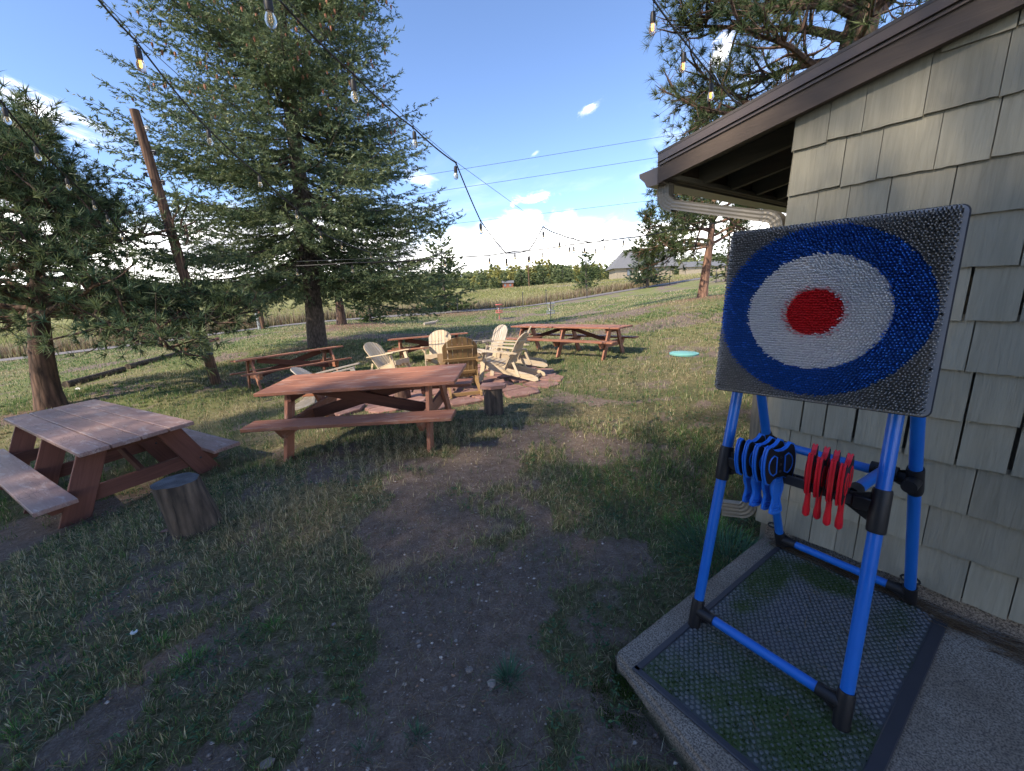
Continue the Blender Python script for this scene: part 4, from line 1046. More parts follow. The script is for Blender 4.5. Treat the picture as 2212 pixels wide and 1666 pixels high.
def needle_sprigs(P, D, L, cols, r, k=7, nl=.10, nw=.030):
    N = len(P); D = D / np.linalg.norm(D, axis=1)[:, None]
    u = (np.arange(k)[None] + r.random((N, k))) / k; R_ = r.normal(size=(N, k, 3)); S_ = R_ - (R_ * D[:, None]).sum(2)[:, :, None] * D[:, None]; S_ /= np.linalg.norm(S_, axis=2)[:, :, None]
    b = P[:, None] + D[:, None] * (u * L[:, None])[:, :, None]; d = D[:, None] * .75 + S_ * .66; l_ = nl * r.uniform(.7, 1.2, (N, k, 1)); w_ = np.cross(d, r.normal(size=(N, k, 3))); w_ /= np.linalg.norm(w_, axis=2)[:, :, None]
    V_ = np.stack([b - w_ * nw / 2, b + w_ * nw / 2, b + d * l_], 2).reshape(-1, 3); F_ = np.arange(len(V_)).reshape(-1, 3)
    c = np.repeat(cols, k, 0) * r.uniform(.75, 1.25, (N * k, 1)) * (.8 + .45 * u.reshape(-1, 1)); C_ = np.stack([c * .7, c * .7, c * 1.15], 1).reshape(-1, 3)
    return V_, F_, C_
def conifer(name, base, H, Rb, hb, lean, label, group=None, dz=.26, per=5, twig=(.19, .055), step=.135, trunk_r=.3, bark_='bark_spruce', prof=.75, cols=((.020, .046, .022), (.052, .082, .030)), up_=.25, cat='tree', sprig_step=.16, dens=1.0, seed=1, cones=0, tlow=.9, droop=.25, quads=2, windside=None, fine=None):
    r = np.random.default_rng(seed)
    root = empty(name, tuple(base)); tag(root, label, cat, group)
    n_ = 14; ax = lambda z_: np.array([lean[0] * z_, lean[1] * z_, z_])
    tr = MB(); lv = np.linspace(0, 1, 14)
    tr.tube([ax(H * u) + np.array([.04 * math.sin(u * 9), .04 * math.cos(u * 7), -.15 * (u == 0)]) * (1 if H > 8 else .4) for u in lv], [trunk_r * ((1 - u) ** .9) * (1.22 if u == 0 else 1) + .012 for u in lv], n_)
    tr.build('trunk', M[bark_], root, smooth=True)
    bw = MB(); TP = []; TD = []; TL = []; TC = []
    z_ = hb; nb = 0
    while z_ < H - .25:
        fr = (z_ - hb) / (H - hb); Lm = Rb * (1 - fr) ** prof
        k = (per if fr < .7 else max(3, per - 1)) if not fine else max(4, int(round(per * 1.45 * (1 - fr) ** .7)))
        for b_ in range(k):
            az = r.random() * 2 * PI; L = Lm * (r.uniform(.70, 1.0) if fine else r.uniform(.62, 1.08)) + .1
            if windside is not None: L *= windside(az, fr)
            zz = z_ + r.uniform(-dz, dz) * .5; o = ax(zz)
            e0 = up_ * (fr * 1.2 - .3) + r.normal(0, .06)                # start elevation
            pts = []; m_ = 7
            for i in range(m_ + 1):
                u = i / m_; hz = L * u; vz = L * (e0 * u - droop * u * (1 - u) * 1.3 * (1 - fr) + .12 * u * u)
                pts.append(o + np.array([math.cos(az) * hz, math.sin(az) * hz, vz]))
            pts = np.array(pts)
            if L > .5: bw.tube(list(pts), [max(.004, trunk_r * .14 * (L / (Rb + .1)) * (1 - u / m_) + .004) for u in range(m_ + 1)], 4, cap=False)
            # twigs in the frond plane
            ns = max(3, int(L * (1 - .12) / step)); tan = np.gradient(pts, axis=0)
            for i in range(ns):
                u = .14 + .86 * (i + r.random() * .6) / ns; j = min(m_ - 1, int(u * m_)); w_ = u * m_ - j
                p = pts[j] * (1 - w_) + pts[j + 1] * w_; d_ = tan[j] / np.linalg.norm(tan[j])
                side = np.cross(d_, [0, 0, 1]); side /= np.linalg.norm(side)
                for sg in (-1, 1):
                    if r.random() > dens: continue
                    tl = min(tlow, (L * (1 - u)) * .55 + .12) * r.uniform(.6, 1.1)
                    td = d_ * .62 + side * sg * .8 + np.array([0, 0, -.16 + r.normal(0, .14)]); td /= np.linalg.norm(td)
                    q_ = max(1, int(tl / sprig_step)); qs = (np.arange(q_) + r.random()) / q_ * tl
                    P_ = p + td * qs[:, None] + np.array([0, 0, -1]) * (qs ** 2 * .18)[:, None]
                    sd2 = np.where(np.arange(q_) % 2, 1, -1)[:, None] * np.cross(td, [0, 0, 1])
                    D_ = td * .8 + sd2 * .55 + r.normal(0, .22, (q_, 3))
                    TP.append(P_); TD.append(D_); TL.append(np.full(q_, twig[0]) * r.uniform(.7, 1.25, q_)); TC.append(np.full(q_, r.random()))
            e = pts[-1]; d_ = tan[-1]; TP.append(e[None] - d_ * .05); TD.append(d_[None] + 0.0); TL.append(np.array([twig[0] * 1.4])); TC.append(np.array([.9]))
            nb += 1
        z_ += dz * (1 + .5 * fr)
    # leader
    for i in range(14): TP.append(ax(H - .05 - i * .05)[None]); TD.append((r.normal(0, .4, 3) + [0, 0, .9])[None]); TL.append(np.array([twig[0]])); TC.append(np.array([.8]))
    if bw.v: bw.build('branches', M[bark_], root, fix=False)
    P_ = np.vstack(TP); D_ = np.vstack(TD); L_ = np.concatenate(TL); q_ = np.concatenate(TC)
    c0, c1 = np.array(cols[0]), np.array(cols[1]); mixv = np.clip(q_ * .7 + r.random(len(q_)) * .45, 0, 1)[:, None]
    cc_ = c0 * (1 - mixv) + c1 * mixv
    if fine: V_, F_, C_ = needle_sprigs(P_, D_, L_, cc_, r, *fine)
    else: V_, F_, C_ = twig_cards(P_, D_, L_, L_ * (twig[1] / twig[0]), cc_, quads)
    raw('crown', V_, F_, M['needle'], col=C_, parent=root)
    if cones:
        cm = MB(); sel = r.choice(np.where(P_[:, 2] > H * .28)[0], cones)
        for i in sel: cm.lathe([(.008, 0), (.032, -.02), (.034, -.08), (.010, -.14)], 5, P_[i])
        o = cm.build('cones', M['cone'], root, fix=False); o['kind'] = 'stuff'
    return root, len(P_)
M['cone'] = plain('brown_cone', (.30, .13, .075), .8)
sp = at_y(685, 748, 16)
cnt = conifer('spruce_tree', (sp[0], sp[1], ground(sp[0], sp[1]) - .02), 26, 6.3, 2.9, (.030, .0), 'huge dark spruce with hanging brown cones standing left of centre', dz=.31, per=7, twig=(.21, .062), step=.175, sprig_step=.15, trunk_r=.30, prof=.92, seed=3, cones=900, up_=.75, tlow=.95, droop=.26, dens=.88, fine=(10, .115, .034), cols=((.065, .120, .062), (.20, .245, .115)))[1]
print('spruce sprigs', cnt)

def tuft_cloud(P, D, r, nneed, L, wid, cols):
    """bursts of long needles at P"""
    N = len(P); k = nneed
    d = r.normal(size=(N, k, 3)); d /= np.linalg.norm(d, axis=2)[:, :, None]; d = d * .85 + D[:, None, :] * .75; d /= np.linalg.norm(d, axis=2)[:, :, None]
    ll = L * r.uniform(.75, 1.1, (N, k, 1)); s_ = np.cross(d, r.normal(size=(N, k, 3))); s_ /= np.linalg.norm(s_, axis=2)[:, :, None]
    b = P[:, None, :] + D[:, None, :] * (r.uniform(-.25, .1, (N, k, 1)) * L); V_ = np.stack([b - s_ * wid / 2, b + s_ * wid / 2, b + d * ll], 2).reshape(-1, 3)
    F_ = np.arange(len(V_)).reshape(-1, 3)
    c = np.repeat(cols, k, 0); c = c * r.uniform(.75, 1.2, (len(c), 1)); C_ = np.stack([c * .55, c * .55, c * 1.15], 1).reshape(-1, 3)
    return V_, F_, C_
def ponderosa(name, base, H, label, trunk_r, hb, R0, lean=(0, 0), seed=1, limbs=34, sub=9, tuft=.17, needles=16, wid=.012, bark_='bark_pine', cols=((.065, .125, .065), (.21, .26, .11)), droop=.15, azf=None, group=None, prof=.6, extra=None, tufts_per=7, cat='tree', fork=None):
    r = np.random.default_rng(seed); root = empty(name, tuple(base)); tag(root, label, cat, group)
    ax = lambda z_: np.array([lean[0] * z_ + .12 * math.sin(z_ * .7 + seed), lean[1] * z_ + .1 * math.sin(z_ * .9 + 2 * seed), z_]) - np.array([.12 * math.sin(seed), .1 * math.sin(2 * seed), 0])
    tr = MB(); lv = np.linspace(0, 1, 16)
    tr.tube([ax(H * u) - np.array([0, 0, .2 * (u == 0)]) for u in lv], [trunk_r * (1 - u * .9) * (1.25 if u == 0 else 1) for u in lv], 18); tr.build('trunk', M[bark_], root, smooth=True)
    bw = MB(); TP = []; TD = []
    specs = []
    for i in range(limbs):
        fr = ((i + r.random()) / limbs) ** .9; z_ = hb + (H - hb - .2) * fr; az = azf(r, fr) if azf else r.random() * 2 * PI
        specs.append((z_, az, R0 * (1 - fr * .85) ** prof * r.uniform(.6, 1.1), r.normal(.15 + fr * .5, .15), None))
    for e in (extra or []): specs.append(e)
    for z_, az, L, el0, dr in specs:
        dr = droop if dr is None else dr
        o = ax(z_); m_ = 9; p = o.copy(); pts = [p.copy()]; a = az; e = el0
        for i in range(m_):
            a += r.normal(0, .13); e += r.normal(0, .10) - dr * (.35 if i < 6 else -.5) * .5
            p = p + np.array([math.cos(a) * math.cos(e), math.sin(a) * math.cos(e), math.sin(e)]) * L / m_; pts.append(p.copy())
        pts = np.array(pts); r0_ = min(trunk_r * .42, .022 + .018 * L)
        bw.tube(list(pts), [r0_ * (1 - .85 * i / m_) for i in range(m_ + 1)], 6, cap=False)
        for j in range(int(sub * (.4 + L / R0))):
            u = r.uniform(.25, 1.0); k = min(m_ - 1, int(u * m_)); w_ = u * m_ - k; q_ = pts[k] * (1 - w_) + pts[k + 1] * w_
            t_ = pts[k + 1] - pts[k]; t_ /= np.linalg.norm(t_); sl = L * r.uniform(.16, .34) * (1.15 - u * .5) + .15
            sd_ = r.normal(0, .75, 3) * [1, 1, .55] + t_ * .8 + [0, 0, .18]; sd_ /= np.linalg.norm(sd_)
            q2 = [q_]; dd_ = sd_.copy()
            for s2 in range(4): dd_ = dd_ + r.normal(0, .22, 3) + [0, 0, .08]; dd_ /= np.linalg.norm(dd_); q2.append(q2[-1] + dd_ * sl / 4)
            bw.tube(q2, [r0_ * .32, r0_ * .27, r0_ * .22, r0_ * .16, .004], 4, cap=False)
            for t2 in range(tufts_per):
                u2 = r.uniform(.35, 1.05); k2 = min(3, int(u2 * 4)); b0 = q2[k2] + (q2[k2 + 1] - q2[k2]) * min(1, u2 * 4 - k2)
                off = r.normal(0, .10 + tuft * .35, 3); TP.append(b0 + off); dv_ = dd_ * .6 + off / (np.linalg.norm(off) + .1) * .7 + [0, 0, .25]; TD.append(dv_ / np.linalg.norm(dv_))
                if np.linalg.norm(off) > .12: bw.tube([b0, b0 + off], [.005, .003], 3, cap=False)
    bw.build('branches', M[bark_], root, fix=False)
    TP = np.array(TP); TD = np.array(TD); c0, c1 = np.array(cols[0]), np.array(cols[1]); mx = r.random((len(TP), 1)) ** 1.2
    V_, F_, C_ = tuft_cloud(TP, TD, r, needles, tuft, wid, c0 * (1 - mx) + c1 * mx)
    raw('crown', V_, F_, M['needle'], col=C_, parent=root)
    print(name, len(TP), 'tufts')
    return root
lp = at_y(112, 882, 9.8); lpH = at_y(25, 262, 9.8)[2] - ground(lp[0], lp[1])
left_pine = ponderosa('ponderosa_pine', (lp[0], lp[1], ground(lp[0], lp[1]) - .03), lpH, 'dark long-needled pine at the left edge behind the weathered table', .27, 2.35, 3.9, (.01, .06), 5, limbs=46, sub=12, tuft=.24, needles=16, wid=.022, droop=.14,
          extra=[(2.3, -.05, 4.6, .02, .10), (2.4, .25, 4.4, .05, .10), (2.3, -.5, 3.6, .1, .1), (2.3, .1, 4.3, .15, .2), (3.4, .0, 3.8, .35, .3), (2.4, PI, 3.5, .05, .1), (2.8, -1.5, 3.2, .1, .1)], tufts_per=8)
rp = at_y(1517, 641, 19)
ponderosa('ponderosa_pine', (rp[0], rp[1], ground(rp[0], rp[1]) - .03), 7.2, 'orange-barked pine standing in the lawn left of the target board', .21, 2.9, 3.4, (.01, .0), 11, limbs=26, sub=10, tuft=.30, needles=14, wid=.034, bark_='bark_orange', droop=.1, cols=((.045, .085, .032), (.15, .19, .065)),
          extra=[(2.25, 2.9, 3.3, .25, .55), (2.3, 2.6, 2.9, .3, .5), (2.2, -2.9, 2.6, .2, .35), (2.3, .1, 3.0, .2, .1), (2.6, -.3, 2.6, .3, .1), (2.8, 3.1, 2.2, .4, .1), (2.4, 3.3, 3.0, .35, .5)], tufts_per=7)
tp = np.array([6.1, 7.9])
ponderosa('ponderosa_pine', (tp[0], tp[1], ground(*tp) - .1), 13, 'big pine leaning over the cottage roof with crooked bare limbs', .40, 4.4, 3.1, (.05, .04), 21, limbs=32, sub=12, tuft=.19, needles=22, wid=.012, bark_='bark_pine', droop=.12, cols=((.045, .085, .034), (.15, .19, .07)),
          extra=[(4.3, 2.95, 3.1, .02, .45), (4.6, 2.7, 3.0, .05, .35), (5.1, 3.1, 3.0, .12, .3), (5.5, 2.9, 3.1, .2, .2), (4.1, 3.25, 2.8, -.05, .4), (4.8, 3.4, 3.0, .1, .2), (6.0, 3.0, 2.9, .3, .1), (4.4, 2.4, 2.9, .05, .1), (6.5, 2.8, 2.9, .3, .1), (5.2, 2.6, 3.1, .15, .25), (5.8, 3.3, 3.1, .2, .25), (7.0, 3.1, 3.0, .25, .15)], tufts_per=7,
          azf=lambda r, fr: r.normal(2.9, 1.5))
# lawn-side and meadow conifers
def px_conifer(px, py, Y, topy, label, **k):
    b = at_y(px, py, Y); gz_ = ground(b[0], b[1]); t_ = at_y(px, topy, Y); H = t_[2] - gz_
    return conifer(k.pop('name', 'young_pine'), (b[0], b[1], gz_ - .05), H, k.pop('R', H * .3), k.pop('hb', H * .12), (0, 0), label, **k)
px_conifer(962, 672, 45, 490, 'young pine beside the road just right of the big spruce', R=3.0, hb=.9, dz=.42, per=6, twig=(.42, .17), step=.24, sprig_step=.24, trunk_r=.16, prof=.8, seed=4, cols=((.05, .095, .04), (.15, .19, .07)), tlow=.8, up_=1.0)
px_conifer(1266, 627, 70, 546, 'lone small pine in the meadow right of centre', R=2.35, hb=.5, dz=.45, per=6, twig=(.5, .22), step=.30, sprig_step=.30, trunk_r=.14, prof=.75, seed=5, cols=((.045, .085, .038), (.13, .17, .065)), tlow=.8, up_=1.0)
px_conifer(1398, 612, 60, 450, 'tall dark fir in front of the grey-roofed house', name='fir_tree', R=2.9, hb=1.2, dz=.42, per=6, twig=(.45, .18), step=.26, sprig_step=.26, trunk_r=.2, prof=.7, seed=6, cols=((.032, .065, .042), (.085, .125, .07)), tlow=.8)
px_conifer(738, 700, 28, 470, 'mostly hidden pine whose thick trunk stands behind the big spruce', R=2.8, hb=2.2, dz=.4, per=5, twig=(.30, .12), step=.24, sprig_step=.22, trunk_r=.30, prof=.8, seed=7, bark_='bark_pine')
px_conifer(800, 690, 31, 560, 'low bushy pine behind the spruce near the road', R=1.9, hb=.4, dz=.35, per=5, twig=(.30, .13), step=.22, sprig_step=.22, trunk_r=.09, prof=.8, seed=8, cols=((.035, .07, .03), (.10, .14, .05)))
px_conifer(1368, 600, 110, 577, 'thin dark spire tree between the lone pine and the house', name='fir_tree', R=1.0, hb=.3, dz=.5, per=5, twig=(.6, .3), step=.5, sprig_step=.5, trunk_r=.08, seed=9, cols=((.018, .036, .022), (.04, .06, .035)))
px_conifer(1570, 600, 52, 470, 'broad pine behind the orange-barked pine', R=3.2, hb=1.0, dz=.5, per=5, twig=(.5, .22), step=.42, sprig_step=.4, trunk_r=.2, prof=.7, seed=10, cols=((.03, .055, .022), (.09, .12, .04)))
# edge of the wood: individual trees
proto = []
for k in range(4):
    root_, _c = conifer('wood_edge_tree', (0, 0, 0), 7 + k * .6, 2.6, .5, (0, 0), 'x', dz=.7, per=5, twig=(1.0, .55), step=.75, sprig_step=.7, trunk_r=.14, prof=.55 + .1 * k, seed=40 + k, cols=((.08, .12, .065), (.18, .22, .10)) if k < 2 else ((.18, .20, .07), (.42, .40, .14)), quads=2)
    proto.append(root_)
first = [True] * 4
names_w = ['dark green', 'deep green', 'yellow-green', 'olive']
xs = np.linspace(1000, 1345, 30); wood_n = 0
where = ['left end of the distant wood', 'left of the far power pole', 'right of the far power pole', 'behind the lone meadow pine']
for row_, (Yd, hy) in enumerate(((118, 0), (138, 1))):
    for i, px in enumerate(xs):
        k = int(rng.integers(0, 2)) if row_ == 0 else int(rng.integers(2, 4))
        Y_ = Yd + rng.uniform(-8, 8); r_ = ray(px + rng.uniform(-9, 9), 600); x_ = r_[0] / r_[1] * Y_
        c_ = proto[k] if first[k] else copy_tree(proto[k]); first[k] = False
        c_.location = (x_, Y_, ground(x_, Y_) - .1); bell = math.exp(-((px - 1170) / 130) ** 2)
        s_ = rng.uniform(.36, .80) * (.62 + .42 * bell) * (1.15 if row_ else .95); c_.scale = (s_ * 1.05, s_ * 1.05, s_); c_.rotation_euler = (0, 0, rng.random() * 6)
        z_i = 0 if px < 1060 else 1 if px < 1140 else 2 if px < 1250 else 3
        c_['label'] = '%s tree, %s row, %s' % (names_w[k], 'front' if row_ == 0 else 'back', where[z_i]); c_['group'] = '%s trees, %s row, %s' % (names_w[k], 'front' if row_ == 0 else 'back', where[z_i]); wood_n += 1
# far wood elsewhere, one mass
FP = []; 
for i in range(1500):
    a = rng.uniform(-1.25, 1.0); R_ = rng.uniform(165, 260); x_, y_ = R_ * math.sin(a), R_ * math.cos(a)
    FP.append((x_, y_, rng.uniform(2.0, 4.5) + 5.5 * float(fbm(x_, y_, .03, 3)) * rng.uniform(.3, 1.2)))
TPs = []; TDs = []; TLs = []
for x_, y_, h_ in FP:
    g_ = ground(x_, y_); k_ = 26; u = rng.random(k_); rr_ = (1 - u) * 2.2 + .2; a = rng.random(k_) * 6.28
    TPs.append(np.stack([x_ + rr_ * np.cos(a) * .6, y_ + rr_ * np.sin(a) * .6, g_ + u * h_], 1)); TDs.append(np.stack([np.cos(a), np.sin(a), rng.uniform(-.1, .9, k_)], 1)); TLs.append(rng.uniform(1.2, 2.4, k_))
TPs = np.vstack(TPs); cc_ = np.array([.09, .12, .07]) + rng.random((len(TPs), 1)) * np.array([.22, .22, .07])
V_, F_, C_ = twig_cards(TPs, np.vstack(TDs), np.concatenate(TLs), np.concatenate(TLs) * .7, cc_)
tag(raw('distant_wood', V_, F_, M['needle'], col=C_), 'far belt of conifers along the horizon', 'wood', kind='stuff')

# ------------------------------------------------------------------ unseen spruces added behind left, shaped to shade near lawn and cottage wall
spruce_root = bpy.data.objects['spruce_tree']
vx, vy = -math.sin(SUN_AZ), -math.cos(SUN_AZ)
for i, (p_, vt) in enumerate(((-3.2, 9), (-1.8, 9), (-.5, 9), (.8, 8.2), (1.9, 6.0), (3.0, 5.2), (4.2, 4.2), (5.4, 3.2), (6.6, 2.6), (7.8, 2.4), (9.0, 2.8))):
    D_ = 22 + (i * 37 % 10); vb = vt - D_; x_, y_ = vb * vx - p_ * vy, vb * vy + p_ * vx
    c_ = copy_tree(spruce_root); g_ = ground(x_, y_); c_.location = (x_, y_, g_); k_ = (D_ * math.tan(SUN_EL) - g_) / 27.0; c_.scale = (k_ * 1.5, k_ * 1.5, k_); c_.rotation_euler = (0, 0, i * 1.7)
    c_['label'] = 'tall spruce added out of view behind left to cast the near shade'; c_['group'] = 'tall spruces added out of view to cast the near shade'

# ------------------------------------------------------------------ far house, cabin, mast, poles
hb_ = at_y(1330, 604, 100); hx, hy = hb_[0], hb_[1]; hz = ground(hx, hy)
fh = empty('house', (hx, hy, hz - .2), -.06); tag(fh, 'distant tan house with a steep grey roof behind the dark fir', 'house')
M['siding'] = wood('tan_siding', (.36, .31, .24), (.28, .24, .185), None, 0, .8, var=.1)
M['greyroof'] = plain('grey_shingle_roof', (.15, .155, .165), .9, namt=.15)
MB().box((13.5, 9, 3.0), (6.75, 4.5, 1.5), ch=.02).build('wall', M['siding'], fh)
for i in range(18): MB().box((.09, .05, 2.7), (.3 + i * .75, -.03, 1.45), ch=.01).build('batten', M['siding'], fh)
mb = MB(); V_ = [(-.9, -.8, 2.75), (14.2, -.8, 2.75), (14.2, 9.8, 2.75), (-.9, 9.8, 2.75), (2.6, 4.5, 7.3), (14.2, 4.5, 7.3)]
mb.add(V_, [[0, 1, 5, 4], [3, 4, 5, 2], [0, 4, 3], [1, 2, 5], [0, 3, 2, 1]]); mb.build('roof', M['greyroof'], fh)
for x, w_ in ((3.1, .9), (9.2, .9)):
    f_ = MB().box((w_ + .2, .08, 1.5), (x, -.06, 1.75), ch=.01).build('window', M['fascia'], fh); MB().box((w_, .04, 1.3), (x, -.11, 1.75), ch=.01).build('pane', M['pane'], f_)
f_ = MB().box((1.1, .08, 2.1), (5.9, -.06, 1.05), ch=.01).build('door', M['white'], fh)
wing = empty('outbuilding', (*at_y(1500, 600, 92)[:2], ground(*at_y(1500, 600, 92)[:2]) - .2), -.06); tag(wing, 'long low grey outbuilding behind the orange-barked pine', 'building'); wing.scale = (.6, .9, .75)
MB().box((13, 6, 2.6), (4, 3, 1.3), ch=.02).build('wall', M['siding'], wing); mb = MB(); V_ = [(-3, -.5, 2.5), (11, -.5, 2.5), (11, 6.5, 2.5), (-3, 6.5, 2.5), (-3, 3, 4.2), (11, 3, 4.2)]
mb.add(V_, [[0, 1, 5, 4], [3, 4, 5, 2], [0, 4, 3], [1, 2, 5], [0, 3, 2, 1]]); mb.build('roof', M['greyroof'], wing)
M['rust'] = wood('rust_red_boards', (.30, .12, .075), (.2, .08, .05), None, 0, .8)
cp = at_y(1097, 606, 112); cab = empty('cabin', (cp[0], cp[1], ground(cp[0], cp[1]) - .1)); cab.scale = (.62, .62, .62); tag(cab, 'small rust-red cabin at the foot of the distant wood', 'cabin')
MB().box((4.5, 3, 2.2), (0, 0, 1.1), ch=.02).build('wall', M['rust'], cab); mb = MB(); mb.prism([(-1.9, 0), (1.9, 0), (0, 1.0)], 5.2, np.array([[0, 0, 1], [1, 0, 0], [0, 1, 0]]), (0, 0, 2.202)); mb.build('roof', M['greyroof'], cab)
for i, (x) in enumerate((-1.2, 1.0)): MB().box((.8, .05, .9), (x, -1.53, 1.25), ch=.01).build('window', M['pane'], cab)
def pole_at(name, px0, py0, Y, px1, py1, r0, r1, mat, label, cat='pole'):
    a = at_y(px0, py0, Y); b = at_y(px1, py1, Y); g_ = ground(a[0], a[1]); root = empty(name, (a[0], a[1], g_)); tag(root, label, cat)
    top_ = np.array([b[0] - a[0], b[1] - a[1], b[2] - g_]); mb = MB(); mb.tube([(0, 0, -.3), top_ * .5, top_], [r0, (r0 + r1) / 2, r1], 12); mb.build('shaft', mat, root, smooth=True)
    return root, top_
pole_at('power_pole', 1143, 612, 108, 1140, 556, .16, .13, M['pole'], 'brown power pole in front of the distant wood', 'power pole')
pole_at('leaning_pole', 1409, 600, 96, 1428, 585, .12, .12, M['rust'], 'short slanted pole right of the distant wood')
a = at_y(1409, 606, 100)
mast, mt = pole_at('radio_mast', 1344, 560, 140, 1348, 424, .07, .02, M['steel'], 'thin radio mast rising behind the distant house', 'mast')
for dx, z0, z1 in ((-.9, 8, 13.2), (.5, 9.5, 15), (-.35, 11, 17.5), (.25, 6, 12)):
    sc_ = mt[2] / 22
    MB().tube([(dx * .8, 0, z0 * sc_), (dx * .8, 0, z1 * sc_)], .035, 5).build('antenna', M['steel'], mast); MB().tube([(0, 0, (z0 + .4) * sc_), (dx * .8, 0, (z0 + .4) * sc_)], .03, 5).build('antenna_arm', M['steel'], mast)
# nearer utility pole with insulators and a meter box
up, ut = pole_at('utility_pole', 470, 832, 10.9, 290, 238, .125, .095, M['pole'], 'leaning brown utility pole with insulators and a coiled cable box', 'utility pole')
un = ut / np.linalg.norm(ut)
for k, (d_, sx) in enumerate(((.42, 1), (.72, -1), (.95, 1), (1.42, -1), (1.62, 1))):
    c_ = ut - un * d_; br = MB(); br.bar(c_ + [sx * .06, 0, -.03], c_ + [sx * .20, 0, -.03], .02, .02); br.bar(c_ + [sx * .06, 0, .07], c_ + [sx * .20, 0, .07], .02, .02); b_ = br.build('bracket', M['steel'], up)
    ins = MB(); ins.lathe([(.025, 0), (.045, .008), (.032, .035), (.045, .062), (.028, .07)], 12, c_ + [sx * .18, -.02, -.02]); ins.build('insulator', M['white'] if k == 0 else M['slate'], up, smooth=True)
bc_ = ut * (1.02 / ut[2]); sidev = np.array([.55, -.8, 0])
MB().box((.26, .14, .30), bc_ + sidev * .17 + [0, 0, -.05], rotm(0, .1, .25), .012).build('meter_box', plain('grey_box', (.16, .18, .20), .5), up)
loop = [bc_ + sidev * .26 + [.0 + .10 * math.cos(a), .0, .17 + .10 * math.sin(a)] for a in np.linspace(0, 2 * PI, 18)]
MB().tube(loop, .013, 6, cap=False).build('cable_coil', M['plate'], up, smooth=True)
loop = [bc_ + sidev * .22 + [.18 + .14 * math.sin(a), 0, .05 + .16 * math.cos(a)] for a in np.linspace(0, PI * 1.2, 12)]
MB().tube(loop, .011, 6).build('cable_loop', M['slate'], up, smooth=True)
MB().tube([bc_ + sidev * .13 + [-.12, 0, -.1], bc_ + sidev * .14 + [-.16, 0, .25], bc_ + un * .9 + sidev * .11], .010, 6).build('cable_run', M['steel'], up, smooth=True)
# steel and timber post pair by the road
for nm, px, mt_, lb, r_ in (('steel_post', 562, M['steel'], 'shiny steel post beside a timber post by the road', .13), ('timber_post', 570, M['pole'], 'short timber post beside the steel post by the road', .14)):
    a = at_y(px, 711, 30); root = empty(nm, (a[0], a[1], ground(a[0], a[1]))); tag(root, lb, 'post'); MB().tube([(0, 0, -.2), (-.12, 0, 2.6)], r_, 14).build('shaft', mt_, root, smooth=True)
# log rail on the lawn at the left
for k, (a_, b_, lb) in enumerate(((((135, 808), 12.5), ((262, 779), 14.8), 'dark log lying on the lawn behind the left pine trunk'), (((272, 777), 15.2), ((385, 752), 18.2), 'second dark log in line, farther along the lawn'), (((400, 745), 19.5), ((470, 728), 24), 'reddish log in line near the road'))):
    p = at_y(*a_[0], a_[1]); q_ = at_y(*b_[0], b_[1]); p[2] = ground(p[0], p[1]) + .09; q_[2] = ground(q_[0], q_[1]) + .09
    mb = MB(); m_ = (p + q_) / 2; mb.tube([p - m_, (q_ - p) * 0 + [0, 0, .0], q_ - m_], [.11, .10, .10], 12); o = mb.build('lawn_log', M['log_side'] if k < 2 else M['rust']); o.location = m_; tag(o, lb, 'log', 'logs edging the lawn')
p = at_y(917, 711, 27.5); q_ = at_y(940, 708, 28.2)
mb = MB(); g_ = ground(p[0], p[1]); mb.tube([(0, 0, .1), tuple((q_ - p)[:2]) + (.13,)], [.09, .11], 10); mb.tube([tuple((q_ - p)[:2]) + (.1,), tuple((q_ - p)[:2] * 1.35) + (.30,)], [.08, .05], 8); o = mb.build('white_log', M['chair_grey']); o.location = (p[0], p[1], g_); tag(o, 'bleached whitish branch lying on the lawn beyond the chairs', 'log')
# disc-golf baskets
def basket(px, py, Y, label, col, colp, s_=1.0, post=None):
    a = at_y(px, py, Y); root = empty('disc_golf_basket', (a[0], a[1], ground(a[0], a[1]))); tag(root, label, 'basket', 'disc-golf baskets on the lawn'); root.scale = (s_,) * 3
    MB().tube([(0, 0, -.1), (0, 0, 1.40)], .03, 10).build('pole', colp, root, smooth=True)
    MB().lathe([(.33, 1.34), (.34, 1.35), (.34, 1.40), (.31, 1.41), (.05, 1.41)], 24).build('chain_band', col, root, smooth=True)
    for k in range(12):
        an = 2 * PI * k / 12; mb = MB(); mb.tube([(.30 * math.cos(an), .30 * math.sin(an), 1.30), (.20 * math.cos(an), .20 * math.sin(an), .98), (.06 * math.cos(an), .06 * math.sin(an), .78)], .009, 4); mb.build('chain', M['chain'], root)
    mb = MB(); mb.lathe([(.33, .60), (.34, .61), (.34, .63), (.33, .64)], 24)
    for k in range(20):
        an = 2 * PI * k / 20; mb.tube([(.33 * math.cos(an), .33 * math.sin(an), .82), (.33 * math.cos(an), .33 * math.sin(an), .62), (.03, 0, .60)], .008, 4)
    mb.tube([(.33 * math.cos(x), .33 * math.sin(x), .82) for x in np.linspace(0, 2 * PI, 25)], .014, 5, cap=False); mb.build('cage', col, root)
basket(1079, 690, 36, 'disc-golf basket with a solid red band and red pole', M['pinkred'], M['pinkred'], .9)
basket(1190, 697, 33, 'disc-golf basket with faint chains and pink rim, right of the red one', M['chain'], M['slate'])
a = at_y(1190, 706, 30); root = empty('dark_stake', (a[0], a[1], ground(a[0], a[1]))); tag(root, 'thin dark metal stake in front of the chained disc-golf basket', 'stake')
MB().tube([(0, 0, -.2), (0, 0, 1.55)], .035, 8).build('shaft', M['slate'], root); MB().lathe([(.05, 1.55), (.05, 1.6), (.01, 1.62)], 8).build('cap', M['slate'], root)
